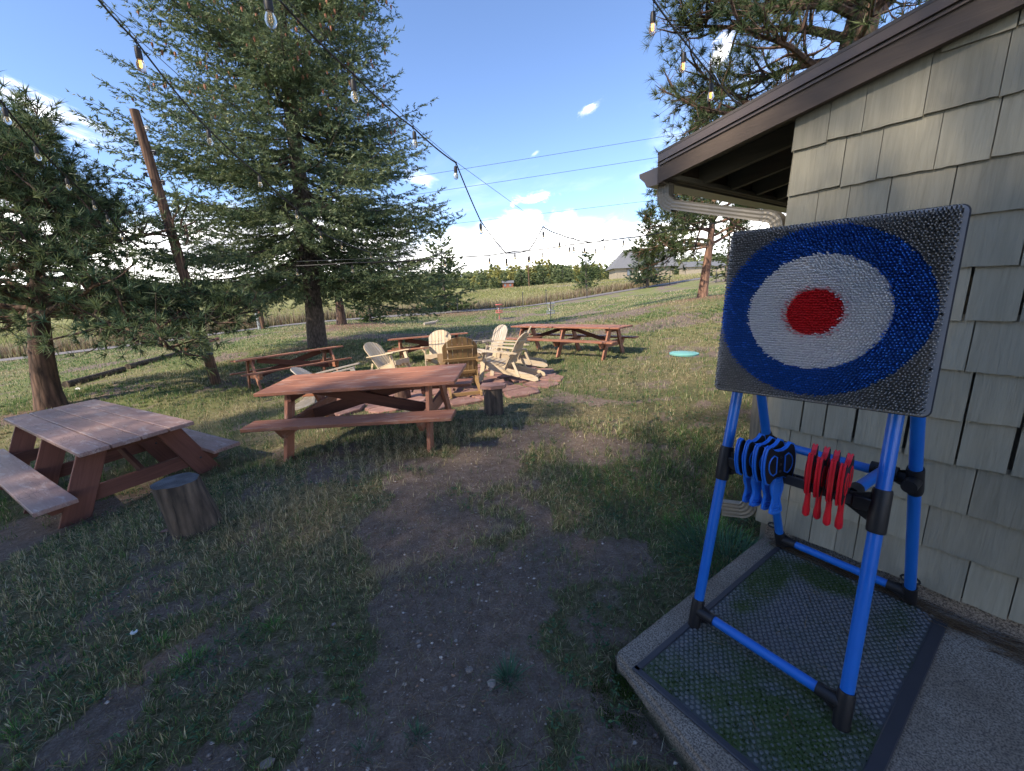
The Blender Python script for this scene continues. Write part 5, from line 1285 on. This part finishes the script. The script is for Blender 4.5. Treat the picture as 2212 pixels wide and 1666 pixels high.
# thin fence posts along the road
fp = [(1390, 643, 62), (1545, 634, 52), (1268, 655, 54), (1180, 664, 50), (990, 690, 42), (1130, 668, 48), (1445, 640, 60)]
for i, (px, py, Y_) in enumerate(fp):
    a = at_y(px, py, Y_); root = MB(); root.tube([(0, 0, -.2), (0, 0, 1.6)], .045, 6); root.lathe([(.07, 1.6), (.07, 1.68), (.02, 1.7)], 6); o = root.build('fence_post', M['slate']); o.location = (a[0], a[1], ground(a[0], a[1]))
    tag(o, ['thin dark fence post below the dark fir', 'thin fence post right of the orange-barked pine', 'thin fence post below the lone meadow pine', 'thin fence post above the long picnic table', 'thin fence post just right of the young roadside pine', 'thin fence post between the two disc-golf baskets', 'thin fence post left of the orange-barked pine'][i], 'fence post', 'thin posts along the road')
# teal lid, small litter
p = np.array([3.93, 9.2]); g_ = ground(*p); o = MB(); o.lathe([(.31, 0), (.315, .035), (.30, .045), (.27, .040), (.25, .052), (.02, .056)], 36); o = o.build('teal_lid', M['teal'], smooth=True); o.location = (p[0], p[1], g_ + .0); tag(o, 'round teal lid lying flat in the grass left of the target', 'lid')
for i, (px, py, lb) in enumerate(((172, 855, 'white scrap on the green lawn right of the left pine trunk'), (192, 813, 'white scrap beside the dark log'), (290, 672 + 700, 'small white bottle cap in the shaded grass'))):
    if i < 2: a = at_y(px, py, 11.8 if i == 0 else 14); c_ = (a[0], a[1], ground(a[0], a[1]) + .05)
    else: a = at_z(291, 1372, ground(*at_z(291, 1372, 0)[:2])); c_ = tuple(a + [0, 0, .015])
    if i < 2: mb = MB(); mb.prism([(-.06, -.03), (.05, -.05), (.07, .02), (.0, .05), (-.05, .04)], .012, rotm(.5, .3, 0)); o = mb.build('scrap', M['white'])
    else: mb = MB(); mb.lathe([(.015, 0), (.016, .003), (.015, .006), (.005, .0065)], 20, R=rotm(.1, .1, 0)); o = mb.build('bottle_cap', M['white'])
    o.location = c_; tag(o, lb, 'scrap' if i < 2 else 'bottle cap')
a = at_z(355, 1136, 0); mb = MB(); mb.prism([(-.035, -.012), (.02, -.016), (.04, 0), (.01, .014), (-.02, .01)], .008, rotm(.25, .1, .6)); o = mb.build('bark_chip', M['flag']); o.location = (a[0], a[1], ground(a[0], a[1]) + .025); tag(o, 'pale pink bark chip on the grass left of the tilted stump', 'bark chip')

# ------------------------------------------------------------------ string lights
def bez(a, b, sag, n=10):
    a, b = np.array(a), np.array(b); return [a + (b - a) * u - np.array([0, 0, sag * 4 * u * (1 - u)]) for u in np.linspace(0, 1, n)]
def pt(px, py, Y): return at_y(px, py, Y)
def bulb_mesh():
    g = MB(); g.lathe([(.009, 0), (.013, -.008), (.022, -.030), (.024, -.045), (.019, -.062), (.009, -.071), (.002, -.073)], 14)
    s_ = MB(); s_.lathe([(.006, .055), (.014, .050), (.017, .035), (.0175, .0), (.016, -.008), (.012, -.010)], 14)
    f = MB(); f.tube([(-.004, 0, -.015), (-.005, 0, -.048), (0, 0, -.052), (.005, 0, -.048), (.004, 0, -.015)], .0022, 6)
    return g.mesh('bulb', M['bulb'], True), s_.mesh('socket', M['cable'], True), f.mesh('filament', M['filament'], True), f.mesh('filament', M['filament_off'], True)
BM, SM, FM, FO = bulb_mesh()
def string(label, nodes, drops, wire=None, rad=.0065, lit=(), sag=.05):
    root = empty('string_light', tuple(nodes[0])); tag(root, label, 'string light', 'strings of bulbs over the lawn'); o0 = np.array(nodes[0])
    P_ = []
    for a, b in zip(nodes[:-1], nodes[1:]): P_ += [q - o0 for q in bez(a, b, sag * np.linalg.norm(np.array(b) - a))][: -1]
    P_.append(np.array(nodes[-1]) - o0); MB().tube(P_, [max(rad, .0013 * np.linalg.norm(q + o0)) for q in P_], 6).build('cable', M['cable'], root, smooth=True)
    if wire is not None:
        MB().tube([np.array(q) - o0 for q in wire], .0035, 4).build('support_wire', M['wire'], root)
    for i, (p, dl) in enumerate(drops):
        p = np.array(p) - o0; tw = rng.normal(0, .004, 2)
        k = MB(); k.tube([p + [0, 0, .012], p - [0, 0, .012]], [.010, .009], 8); k.tube([p, p + [tw[0], tw[1], -dl + .05]], .003, 5); k.build('drop_lead', M['cable'], root)
        s_ = obj('socket', SM, root, tuple(p + [tw[0], tw[1], -dl])); s_.scale = (1.2, 1.2, 1.2); b_ = obj('bulb', BM, s_); f_ = obj('filament', FM if i in lit else FO, s_)
    return root
# string 1: from overhead left, through the big spruce
n1 = [pt(90, -130, 2.6), pt(213, 0, 2.9), pt(293, 88, 3.3), pt(449, 278, 4.9), pt(560, 378, 6.3), pt(640, 452, 7.6), pt(691, 500, 8.8), pt(737, 522, 10.2), pt(800, 545, 11.6)]
string('cable of bulbs running down from the upper left through the big spruce', n1, [(n1[2], .10), (n1[3], .08), (n1[4], .08), (n1[5], .08), (n1[6], .08), (n1[7], .08), (n1[8], .08)], wire=[n1[0] + [0, 0, .03], n1[2] + [0, 0, .03], n1[8] + [0, 0, .1]], lit=(0,), sag=.015)
# string 2: overhead centre, the long drooping one
n2 = [pt(500, -110, 2.3), pt(577, -25, 2.5), pt(605, 2, 2.7), pt(763, 160, 3.4), pt(892, 275, 4.5), pt(985, 352, 5.4), pt(1038, 477, 6.2), pt(1093, 547, 7.0), pt(1143, 541, 7.8), pt(1173, 490, 8.2), pt(1208, 506, 9.0), pt(1239, 516, 9.5), pt(1262, 521, 10.2), pt(1287, 523, 10.8), pt(1305, 517, 11.4)]
string('drooping cable of bulbs from top centre down over the picnic tables', n2, [(n2[1], .09), (n2[3], .10), (n2[4], .10), (n2[5], .10), (n2[6], .10), (n2[7], .15), (n2[8], .16), (n2[9], .15), (n2[10], .22), (n2[11], .22), (n2[12], .22), (n2[13], .22), (n2[14], .22)], wire=[n2[0] + [0, 0, .02], n2[4] + [0, 0, .02], n2[5] + [0, 0, .01], pt(1172, 486, 8.2), pt(1305, 512, 11.4)], sag=.02)
# string 3: far, crossing the sky to the right
n3 = [pt(640, 575, 9.0), pt(760, 568, 9.0), pt(860, 565, 9.2), pt(960, 557, 9.2), pt(1057, 552, 9.3), pt(1112, 543, 9.6), pt(1171, 539, 10.0), pt(1230, 529, 10.6), pt(1347, 515, 11.4), pt(1400, 508, 12), pt(1450, 498, 12.6), pt(1560, 480, 14)]
string('far straight cable of bulbs crossing above the meadow', n3, [(n3[i], .12) for i in range(0, 11)], wire=[pt(640, 565, 9), pt(900, 555, 9.1), pt(1450, 489, 12.4), pt(1600, 468, 14)], sag=.004, rad=.007)
# string 4: upper right to the cottage roof
n4 = [pt(1350, -80, 3.3), pt(1413, 2, 3.6), pt(1481, 93, 4.0), pt(1537, 163, 4.4), pt(1600, 232, 4.9), pt(1660, 300, 5.6)]
string('short cable with amber bulbs at the top right beside the cottage roof', n4, [(n4[1], .13), (n4[2], .13), (n4[3], .13)], wire=[n4[0] + [0, 0, .03], n4[2] + [0, 0, .035], n4[5] + [0, 0, .03]], lit=(0, 1, 2), sag=.01)
# string 5: left, in front of the dark pine
n5 = [pt(-90, 110, 4.2), pt(2, 219, 4.6), pt(72, 305, 5.2), pt(143, 380, 6.2), pt(199, 428, 7.4), pt(229, 460, 8.2), pt(262, 500, 8.8), pt(300, 535, 9.4)]
string('cable of bulbs at the left edge in front of the dark pine', n5, [(n5[1], .12), (n5[2], .12), (n5[3], .10), (n5[4], .10), (n5[5], .10), (n5[6], .10)], sag=.02)

# overhead power lines
for i, (a, b, lb) in enumerate(((pt(-300, 560, 24), pt(1900, 215, 34), 'uppermost thin power line across the sky'), (pt(-300, 590, 24), pt(1900, 262, 34), 'middle thin power line across the sky'), (pt(-200, 610, 30), pt(1900, 372, 40), 'lowest thin power line just above the clouds'))):
    mb = MB(); a0 = np.array(a); pts_ = [q - a0 for q in bez(a, b, .25, 24)]; mb.tube(pts_, .012, 4); o = mb.build('power_line', M['wire']); o.location = tuple(a0); tag(o, lb, 'power line', 'overhead power lines')

# ------------------------------------------------------------------ grass
def in_building(x, y):
    s_ = x * d1[0] + y * d1[1]; t_ = x * nW[0] + y * nW[1] - WC
    return ((s_ < 1.008) & (t_ < 1.455 + np.clip(.985 - s_, 0, 5) * .235)) | ((s_ < 1.08) & (t_ < 0))
def on_patio(x, y): return np.hypot(x - pc[0], y - pc[1]) < 2.15
GREEN = np.array([[.07, .135, .040], [.11, .19, .055], [.105, .165, .080], [.18, .23, .08]]); DRY = np.array([[.42, .36, .21], [.30, .245, .14], [.48, .43, .28], [.24, .21, .12]])
def blades(name, n, rfun, hfun, wid, seg=1, label='short patchy grass of the lawn', keepf=None, lay=.5, pdry=None, colmul=1.0, spread=(-1.05, 1.05), green=GREEN, dry=DRY):
    a = rng.uniform(*spread, n); R_ = rfun(rng.random(n)); x = R_ * np.sin(a); y = R_ * np.cos(a)
    # clump: pull towards tuft centres
    cs = .11 * np.clip(R_ / 4, .6, 3); cx = (np.floor(x / cs) + .5) * cs; cy = (np.floor(y / cs) + .5) * cs
    j1 = vn(cx * 7.3, cy * 5.1, 3.1); pull = np.where(j1 > .45, .55, .1); x = x + (cx + (j1 - .5) * cs - x) * pull; y = y + (cy - y) * pull
    k = rng.random(n) < keepf(x, y); k &= ~in_building(x, y); x, y, R_ = x[k], y[k], R_[k]; n = len(x)
    z = ground(x, y) - .004; h = hfun(R_) * rng.uniform(.45, 1.3, n) * (.6 + .9 * fbm(x, y, 1.7, 3)); wv = wid(R_) * rng.uniform(.7, 1.3, n)
    th = rng.random(n) * 2 * PI; ly = np.abs(rng.normal(0, lay, n)); ly = np.minimum(ly, 1.35)
    dx, dy, dz_ = np.cos(th) * np.sin(ly), np.sin(th) * np.sin(ly), np.cos(ly); ph = rng.random(n) * 2 * PI; sx, sy = np.cos(ph) * wv / 2, np.sin(ph) * wv / 2
    P0 = np.stack([x, y, z], 1); D_ = np.stack([dx, dy, dz_], 1); S_ = np.stack([sx, sy, 0 * sx], 1)
    pd = (pdry or straw)(x, y); isd = rng.random(n) < pd * .85 + .04
    ci = rng.integers(0, 4, n); gidx = np.clip((fbm(x + 9, y, .9, 3) * 4 + rng.normal(0, .8, n)).astype(int), 0, 3)
    col = np.where(isd[:, None], dry[ci], green[gidx]) * rng.uniform(.7, 1.25, (n, 1)) * colmul
    if seg == 1:
        V_ = np.stack([P0 - S_, P0 + S_, P0 + D_ * h[:, None]], 1).reshape(-1, 3); F_ = np.arange(3 * n).reshape(-1, 3)
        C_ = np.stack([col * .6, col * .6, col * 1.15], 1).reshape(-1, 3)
        return raw(name, V_, F_, M['grassblade'], col=C_)
    bend = np.stack([dx, dy, -.35 + 0 * dx], 1) * (h * rng.uniform(.1, .6, n))[:, None]
    m1 = P0 + D_ * (h * .55)[:, None]; tip = P0 + D_ * h[:, None] + bend * .6; m1 += bend * .12
    V_ = np.stack([P0 - S_, P0 + S_, m1 + S_ * .75, m1 - S_ * .75, tip], 1).reshape(-1, 3); b = np.arange(n) * 5
    F_ = np.concatenate([np.stack([b, b + 1, b + 2], 1), np.stack([b, b + 2, b + 3], 1), np.stack([b + 3, b + 2, b + 4], 1)])
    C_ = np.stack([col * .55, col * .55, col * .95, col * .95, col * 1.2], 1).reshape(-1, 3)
    return raw(name, V_, F_, M['grassblade'], col=C_)
def kf(x, y):
    d_ = dirt(x, y); k = np.clip(1.05 - d_ * 1.35, .05, 1) * np.clip(.25 + 1.5 * fbm(x + 3, y + 8, 2.3, 3), .15, 1); k = np.where(on_patio(x, y), .16, k); k *= 1 - .75 * duff(x, y); d2_, s2_ = polydist(x, y, ROAD); k = np.where(d2_ < 1.6, 0, k); return k
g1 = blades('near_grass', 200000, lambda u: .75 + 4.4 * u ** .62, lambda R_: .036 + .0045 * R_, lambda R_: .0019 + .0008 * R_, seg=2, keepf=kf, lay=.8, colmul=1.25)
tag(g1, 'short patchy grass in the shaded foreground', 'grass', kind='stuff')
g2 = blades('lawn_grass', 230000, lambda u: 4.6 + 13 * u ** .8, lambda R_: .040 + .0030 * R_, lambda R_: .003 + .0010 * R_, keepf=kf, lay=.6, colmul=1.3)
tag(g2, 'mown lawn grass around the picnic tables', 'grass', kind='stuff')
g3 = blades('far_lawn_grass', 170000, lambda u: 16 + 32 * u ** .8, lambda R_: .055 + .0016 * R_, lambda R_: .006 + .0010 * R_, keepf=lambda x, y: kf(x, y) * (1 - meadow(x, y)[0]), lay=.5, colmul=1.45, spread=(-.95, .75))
tag(g3, 'grass of the far lawn up to the road', 'grass', kind='stuff')
mfd = lambda x, y: np.clip(-.35 + 1.7 * fbm(x, y, .12, 4) + .5 * np.exp(-((polydist(x, y, ROAD)[0] - 3) / 2.5) ** 2), 0, 1)
WEED = np.array([[.28, .20, .13], [.36, .29, .18], [.18, .12, .08], [.40, .36, .22]]); MEADOW = np.array([[.22, .27, .08], [.32, .34, .11], [.38, .36, .15], [.18, .23, .08]]); MDRY = np.array([[.50, .44, .24], [.42, .35, .19], [.55, .49, .30], [.34, .29, .15]])
g4 = blades('meadow_grass', 120000, lambda u: 30 + 75 * u ** .9, lambda R_: .22 + .0015 * R_, lambda R_: .015 + .0010 * R_, keepf=lambda x, y: meadow(x, y)[0] * np.clip(1.2 - meadow(x, y)[1] * .0, 0, 1), pdry=mfd, lay=.28, spread=(-.95, .62), green=MEADOW, dry=MDRY)
tag(g4, 'tall yellow-green meadow grass beyond the road', 'grass', kind='stuff')
g5 = blades('roadside_weeds', 170000, lambda u: 30 + 42 * u, lambda R_: .85 + 0 * R_, lambda R_: .03 + .0010 * R_, keepf=lambda x, y: meadow(x, y)[0] * np.exp(-((meadow(x, y)[1] - 3.8) / 2.0) ** 2), pdry=lambda x, y: 1.0 + 0 * x, lay=.22, spread=(-.9, .6), green=MEADOW * .7, dry=WEED)
tag(g5, 'brown dry weeds standing along the far side of the road', 'weeds', kind='stuff')
# distinct tufts in the foreground
def tuft_plant(px, py, n, h, w_, col, label, spread=.05, lay=.6, name='grass_tuft'):
    c_ = at_z(px, py, 0); g_ = ground(c_[0], c_[1]); th = rng.random(n) * 2 * PI; ly = np.abs(rng.normal(0, lay, n)).clip(0, 1.3)
    hh = h * rng.uniform(.5, 1.2, n); r_ = spread * np.sqrt(rng.random(n)); P0 = np.stack([r_ * np.cos(th), r_ * np.sin(th), 0 * r_ - .003], 1)
    D_ = np.stack([np.cos(th) * np.sin(ly), np.sin(th) * np.sin(ly), np.cos(ly)], 1); S_ = np.stack([-np.sin(th), np.cos(th), 0 * th], 1) * w_ / 2
    V_ = []; k = 5
    for i in range(k):
        u = i / (k - 1); c1 = P0 + D_ * (hh * u)[:, None] + np.stack([np.cos(th), np.sin(th), -1.0 + 0 * th], 1) * (hh * u * u * .28)[:, None]; ww = (1 - u) ** .6 * (1 - .3 * (u == 0))
        V_ += [c1 - S_ * ww, c1 + S_ * ww]
    V_ = np.stack(V_, 1); b = np.arange(n) * 2 * k; F_ = np.concatenate([np.stack([b + 2 * i, b + 2 * i + 1, b + 2 * i + 3, b + 2 * i + 2], 1) for i in range(k - 1)])
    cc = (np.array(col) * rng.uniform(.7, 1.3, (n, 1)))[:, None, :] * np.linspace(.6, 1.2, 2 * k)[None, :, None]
    o = raw(name, V_.reshape(-1, 3), F_, M['grassblade'], col=cc.reshape(-1, 3)); o.location = (c_[0], c_[1], g_); tag(o, label, 'grass tuft', 'grass tufts in the foreground'); return o
G1 = (.11, .27, .06); G2 = (.075, .17, .10); G3 = (.42, .38, .22)
for a in ((1098, 1470, 110, .105, .0042, G2, 'bluish broad-bladed grass tuft left of the slab corner', .035), (410, 1430, 90, .075, .0042, G1, 'bright green grass tuft in the lower left', .05), (345, 1385, 50, .06, .004, G1, 'smaller bright green tuft up left of the brightest one', .04),
          (590, 1350, 60, .06, .004, G1, 'bright tuft left of the bare dirt path', .035), (765, 1085, 60, .06, .004, G1, 'green tuft at the upper end of the dirt path', .05), (900, 1590, 60, .06, .0035, G2, 'small tuft on the bottom of the dirt path', .03),
          (915, 1030, 90, .08, .004, (.09, .13, .07), 'pale grey-green tuft below the front table leg', .09), (905, 1000, 70, .08, .004, (.09, .13, .07), 'pale grey-green tuft just under the front bench', .09), (830, 1255, 220, .08, .0022, G3, 'straw-coloured dry tuft beside the dirt path', .13),
          (900, 1225, 160, .07, .0022, G3, 'second straw-coloured tuft right of the first dry one', .10), (1075, 1155, 120, .06, .0022, G3, 'dry tuft in the middle of the dirt path', .09), (1215, 1195, 50, .05, .003, G2, 'low tuft right of the middle dirt patch', .04),
          (1420, 1060, 80, .08, .0035, G2, 'green tuft near the middle right of the lawn', .08), (790, 1620, 60, .05, .003, G2, 'low tuft at the bottom edge of the dirt path', .04), (30, 1560, 50, .07, .004, G1, 'green tuft at the bottom left corner', .04)):
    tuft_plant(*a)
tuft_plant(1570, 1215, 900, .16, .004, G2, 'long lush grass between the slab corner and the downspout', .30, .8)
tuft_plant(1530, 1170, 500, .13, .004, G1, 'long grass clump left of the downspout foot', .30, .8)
# moss along the slab side
def moss(px, py, r_, label):
    c_ = at_z(px, py, 0); n = 6000; a = rng.random(n) * 2 * PI; q_ = np.sqrt(rng.random(n)) * r_; x = q_ * np.cos(a) ; y = q_ * np.sin(a); kk_ = rng.random(n) < (1.3 - q_ / r_) * np.clip((fbm(x, y, 22, 3) - .35) * 4, 0, 1); x, y, q_ = x[kk_], y[kk_], q_[kk_]; n = len(x); hh = .028 * (1 - (q_ / r_) ** 2) * (.5 + fbm(x, y, 14, 2)); P0 = np.stack([x, y, hh * .8], 1)
    V_, F_, C_ = twig_cards(P0, rng.normal(0, .6, (n, 3)) + [0, 0, 1], np.full(n, .009), np.full(n, .004), np.array([.045, .075, .010]) * rng.uniform(.5, 1.5, (n, 1)))
    o = raw('moss_patch', V_, F_, M['grassblade'], col=C_); o.location = (c_[0], c_[1], ground(c_[0], c_[1])); tag(o, label, 'moss', kind='stuff')
moss(1350, 1515, .15, 'bright green moss at the foot of the slab corner')
# moss fuzz on the mat
n = 16000; s_ = rng.uniform(mx0, mx1, n); t_ = rng.uniform(my0, my1, n); k = rng.random(n) < moss_at(s_, t_) ** 1.3; s_, t_ = s_[k], t_[k]; n = len(s_)
V_, F_, C_ = twig_cards(np.stack([s_, t_, np.full(n, .007)], 1), rng.normal(0, .7, (n, 3)) + [0, 0, .9], rng.uniform(.006, .013, n), np.full(n, .003), np.array([.028, .055, .008]) * rng.uniform(.4, 1.5, (n, 1)))
o = raw('mat_moss', V_, F_, M['grassblade'], col=C_, parent=matr); o['kind'] = 'stuff'
# pine needles swept against the wall and scattered
def needles(name, P0, A_, L_, cols, wd=.0014, parent=None):
    n = len(P0); D_ = np.stack([np.cos(A_), np.sin(A_), rng.normal(0, .07, n)], 1); S_ = np.stack([-np.sin(A_), np.cos(A_), 0 * A_], 1) * wd; e = P0 + D_ * L_[:, None]; mid_ = (P0 + e) / 2 + np.stack([-np.sin(A_), np.cos(A_), .3 + 0 * A_], 1) * (L_ * rng.normal(0, .08, n))[:, None]
    V_ = np.stack([P0 - S_, P0 + S_, mid_ + S_, mid_ - S_, e + S_ * .4, e - S_ * .4], 1).reshape(-1, 3); b = np.arange(n) * 6
    F_ = np.concatenate([np.stack([b, b + 1, b + 2, b + 3], 1), np.stack([b + 3, b + 2, b + 4, b + 5], 1)])
    return raw(name, V_, F_, M['grassblade'], col=np.repeat(cols, 6, 0), parent=parent)
NC = np.array([[.22, .13, .07], [.30, .20, .11], [.13, .075, .045], [.36, .27, .17]])
n = 1500; s_ = rng.uniform(-1.8, .95, n) ; t_ = .02 + np.abs(rng.normal(0, .035, n)) + .10 * rng.random(n) * (s_ < .25); P0 = np.stack([s_, t_, H0 + .003 + .02 * rng.random(n)], 1)
o = needles('wall_pine_needles', P0, rng.normal(PI, .35, n), rng.uniform(.05, .14, n), NC[rng.integers(0, 4, n)] * .8); o.matrix_world = WM; tag(o, 'brown pine needles drifted against the wall foot', 'pine needles', kind='stuff')
n = 26; s_ = rng.uniform(.25, .8, n); t_ = rng.uniform(.2, 1.35, n)
o = needles('mat_pine_needles', np.stack([s_, t_, np.full(n, H0 + .016)], 1), rng.random(n) * 6.28, rng.uniform(.03, .1, n), NC[rng.integers(0, 4, n)], .0011); o.matrix_world = WM; tag(o, 'a few stray pine needles lying on the rubber mat', 'pine needles', kind='stuff')
n = 26000; a = rng.uniform(-1.0, 1.0, n); R_ = .8 + 5.2 * rng.random(n) ** .7; x, y = R_ * np.sin(a), R_ * np.cos(a); k = ~in_building(x, y); x, y = x[k], y[k]; n = len(x)
o = needles('lawn_pine_needles', np.stack([x, y, ground(x, y) + .006 + .012 * rng.random(n)], 1), rng.random(n) * 6.28, rng.uniform(.02, .08, n), np.vstack([NC, NC * 1.2, DRY * .9])[rng.integers(0, 12, n)] * rng.uniform(.5, 1.1, (n, 1)), .0009); tag(o, 'dry needles and stalks littered over the near ground', 'pine needles', kind='stuff')
# low broad weeds among the grass (clover, dandelion leaves)
n = 5200; a = rng.uniform(-1.0, .8, n); R_ = .9 + 5.5 * rng.random(n) ** .8; x, y = R_ * np.sin(a), R_ * np.cos(a); k = (~in_building(x, y)) & (fbm(x, y, 1.3, 3) > .5) & (dirt(x, y) < .5); x, y = x[k], y[k]; n = len(x)
Pw = []; Dw = []
for q_ in range(5):
    an = rng.random(n) * 6.28; Pw.append(np.stack([x, y, ground(x, y) + .012 + .02 * rng.random(n)], 1) + np.stack([np.cos(an), np.sin(an), 0 * an], 1) * .004); Dw.append(np.stack([np.cos(an), np.sin(an), rng.uniform(.05, .5, n)], 1))
Pw = np.vstack(Pw); Dw = np.vstack(Dw); V_, F_, C_ = twig_cards(Pw, Dw, rng.uniform(.012, .034, len(Pw)), rng.uniform(.007, .013, len(Pw)), np.array([.075, .15, .075]) * rng.uniform(.6, 1.35, (len(Pw), 1)), 1, 1.1)
tag(raw('clover_leaves', V_, F_, M['grassblade'], col=C_), 'low broad-leaved weeds scattered through the near grass', 'weeds', kind='stuff')
# gravel and pebbles on the bare soil
n = 60000; a = rng.uniform(-.9, .9, n); R_ = .8 + 5.2 * rng.random(n) ** .75; x, y = R_ * np.sin(a), R_ * np.cos(a); d_ = dirt(x, y); k = (rng.random(n) < d_ ** 1.5 * .9 + .01) & ~in_building(x, y); x, y, R_ = x[k], y[k], R_[k]; n = len(x); sz = .0019 + .0095 * rng.random(n) ** 8 + .0008 * R_ * .3
ico = np.array([(0, 0, 1), (.9, 0, .3), (.28, .85, .3), (-.73, .52, .3), (-.73, -.52, .3), (.28, -.85, .3), (0, 0, -.6)]); fi = np.array([[0, 1, 2], [0, 2, 3], [0, 3, 4], [0, 4, 5], [0, 5, 1], [6, 2, 1], [6, 3, 2], [6, 4, 3], [6, 5, 4], [6, 1, 5]])
V_ = ico[None] * rng.uniform(.6, 1.3, (n, 7, 1)) * (sz[:, None, None] * np.array([1.2, 1, .7])); V_ = V_ + np.stack([x, y, ground(x, y) + sz * .2], 1)[:, None, :]; F_ = (fi[None] + (np.arange(n) * 7)[:, None, None]).reshape(-1, 3)
pc_ = np.array([[.22, .17, .14], [.30, .25, .22], [.15, .115, .10], [.50, .45, .41], [.27, .18, .13]])[rng.integers(0, 5, n)] * rng.uniform(.6, 1.1, (n, 1))
M['peb'] = colattr('pebble', .85, 0, .2); tag(raw('gravel', V_.reshape(-1, 3), F_, M['peb'], col=np.repeat(pc_, 7, 0)), 'small gravel lying on the bare soil', 'gravel', kind='stuff')
# single stones that can be picked out
for i, (px, py, r_) in enumerate(((1013, 1450, .016), (1062, 1478, .020), (905, 1385, .012), (1000, 1270, .010), (575, 1640, .022), (985, 1385, .009), (720, 1345, .010), (740, 1140, .012), (1128, 1100, .014), (1030, 1015, .016), (1110, 960, .02), (1290, 985, .012), (905, 1395, .010), (960, 1490, .012), (1190, 1370, .010))):
    p = at_z(px, py, 0); o = obj('loose_stone', chips[i % 5], None, (p[0], p[1], ground(p[0], p[1]) + r_ * .3)); k = r_ / .1; o.scale = (k * 1.2, k, k); o.rotation_euler = (0, 0, i * 1.7)
    tag(o, ['pale stone low on the dirt path', 'larger pale stone beside the bluish tuft', 'pebble mid-way down the dirt path', 'small pebble right of the dry tuft', 'dark stone at the bottom of the dirt path', 'tiny pale pebble on the dirt path', 'brown pebble left of the path', 'pebble at the top left of the path', 'pebble right of the upper dirt patch', 'pebble below the stump stool', 'pale stone near the upper path', 'pebble on the right side of the upper path', 'round pebble in the path centre', 'yellowish pebble low on the path', 'grey pebble right of the dirt path'][i], 'stone', 'loose stones on the path')
print('objects', len(bpy.data.objects), 'tris', sum(sum(max(0, p.loop_total - 2) for p in m_.polygons) if len(m_.polygons) < 5000 else len(m_.polygons) * (2 if m_.polygons[0].loop_total == 4 else 1) for m_ in bpy.data.meshes))
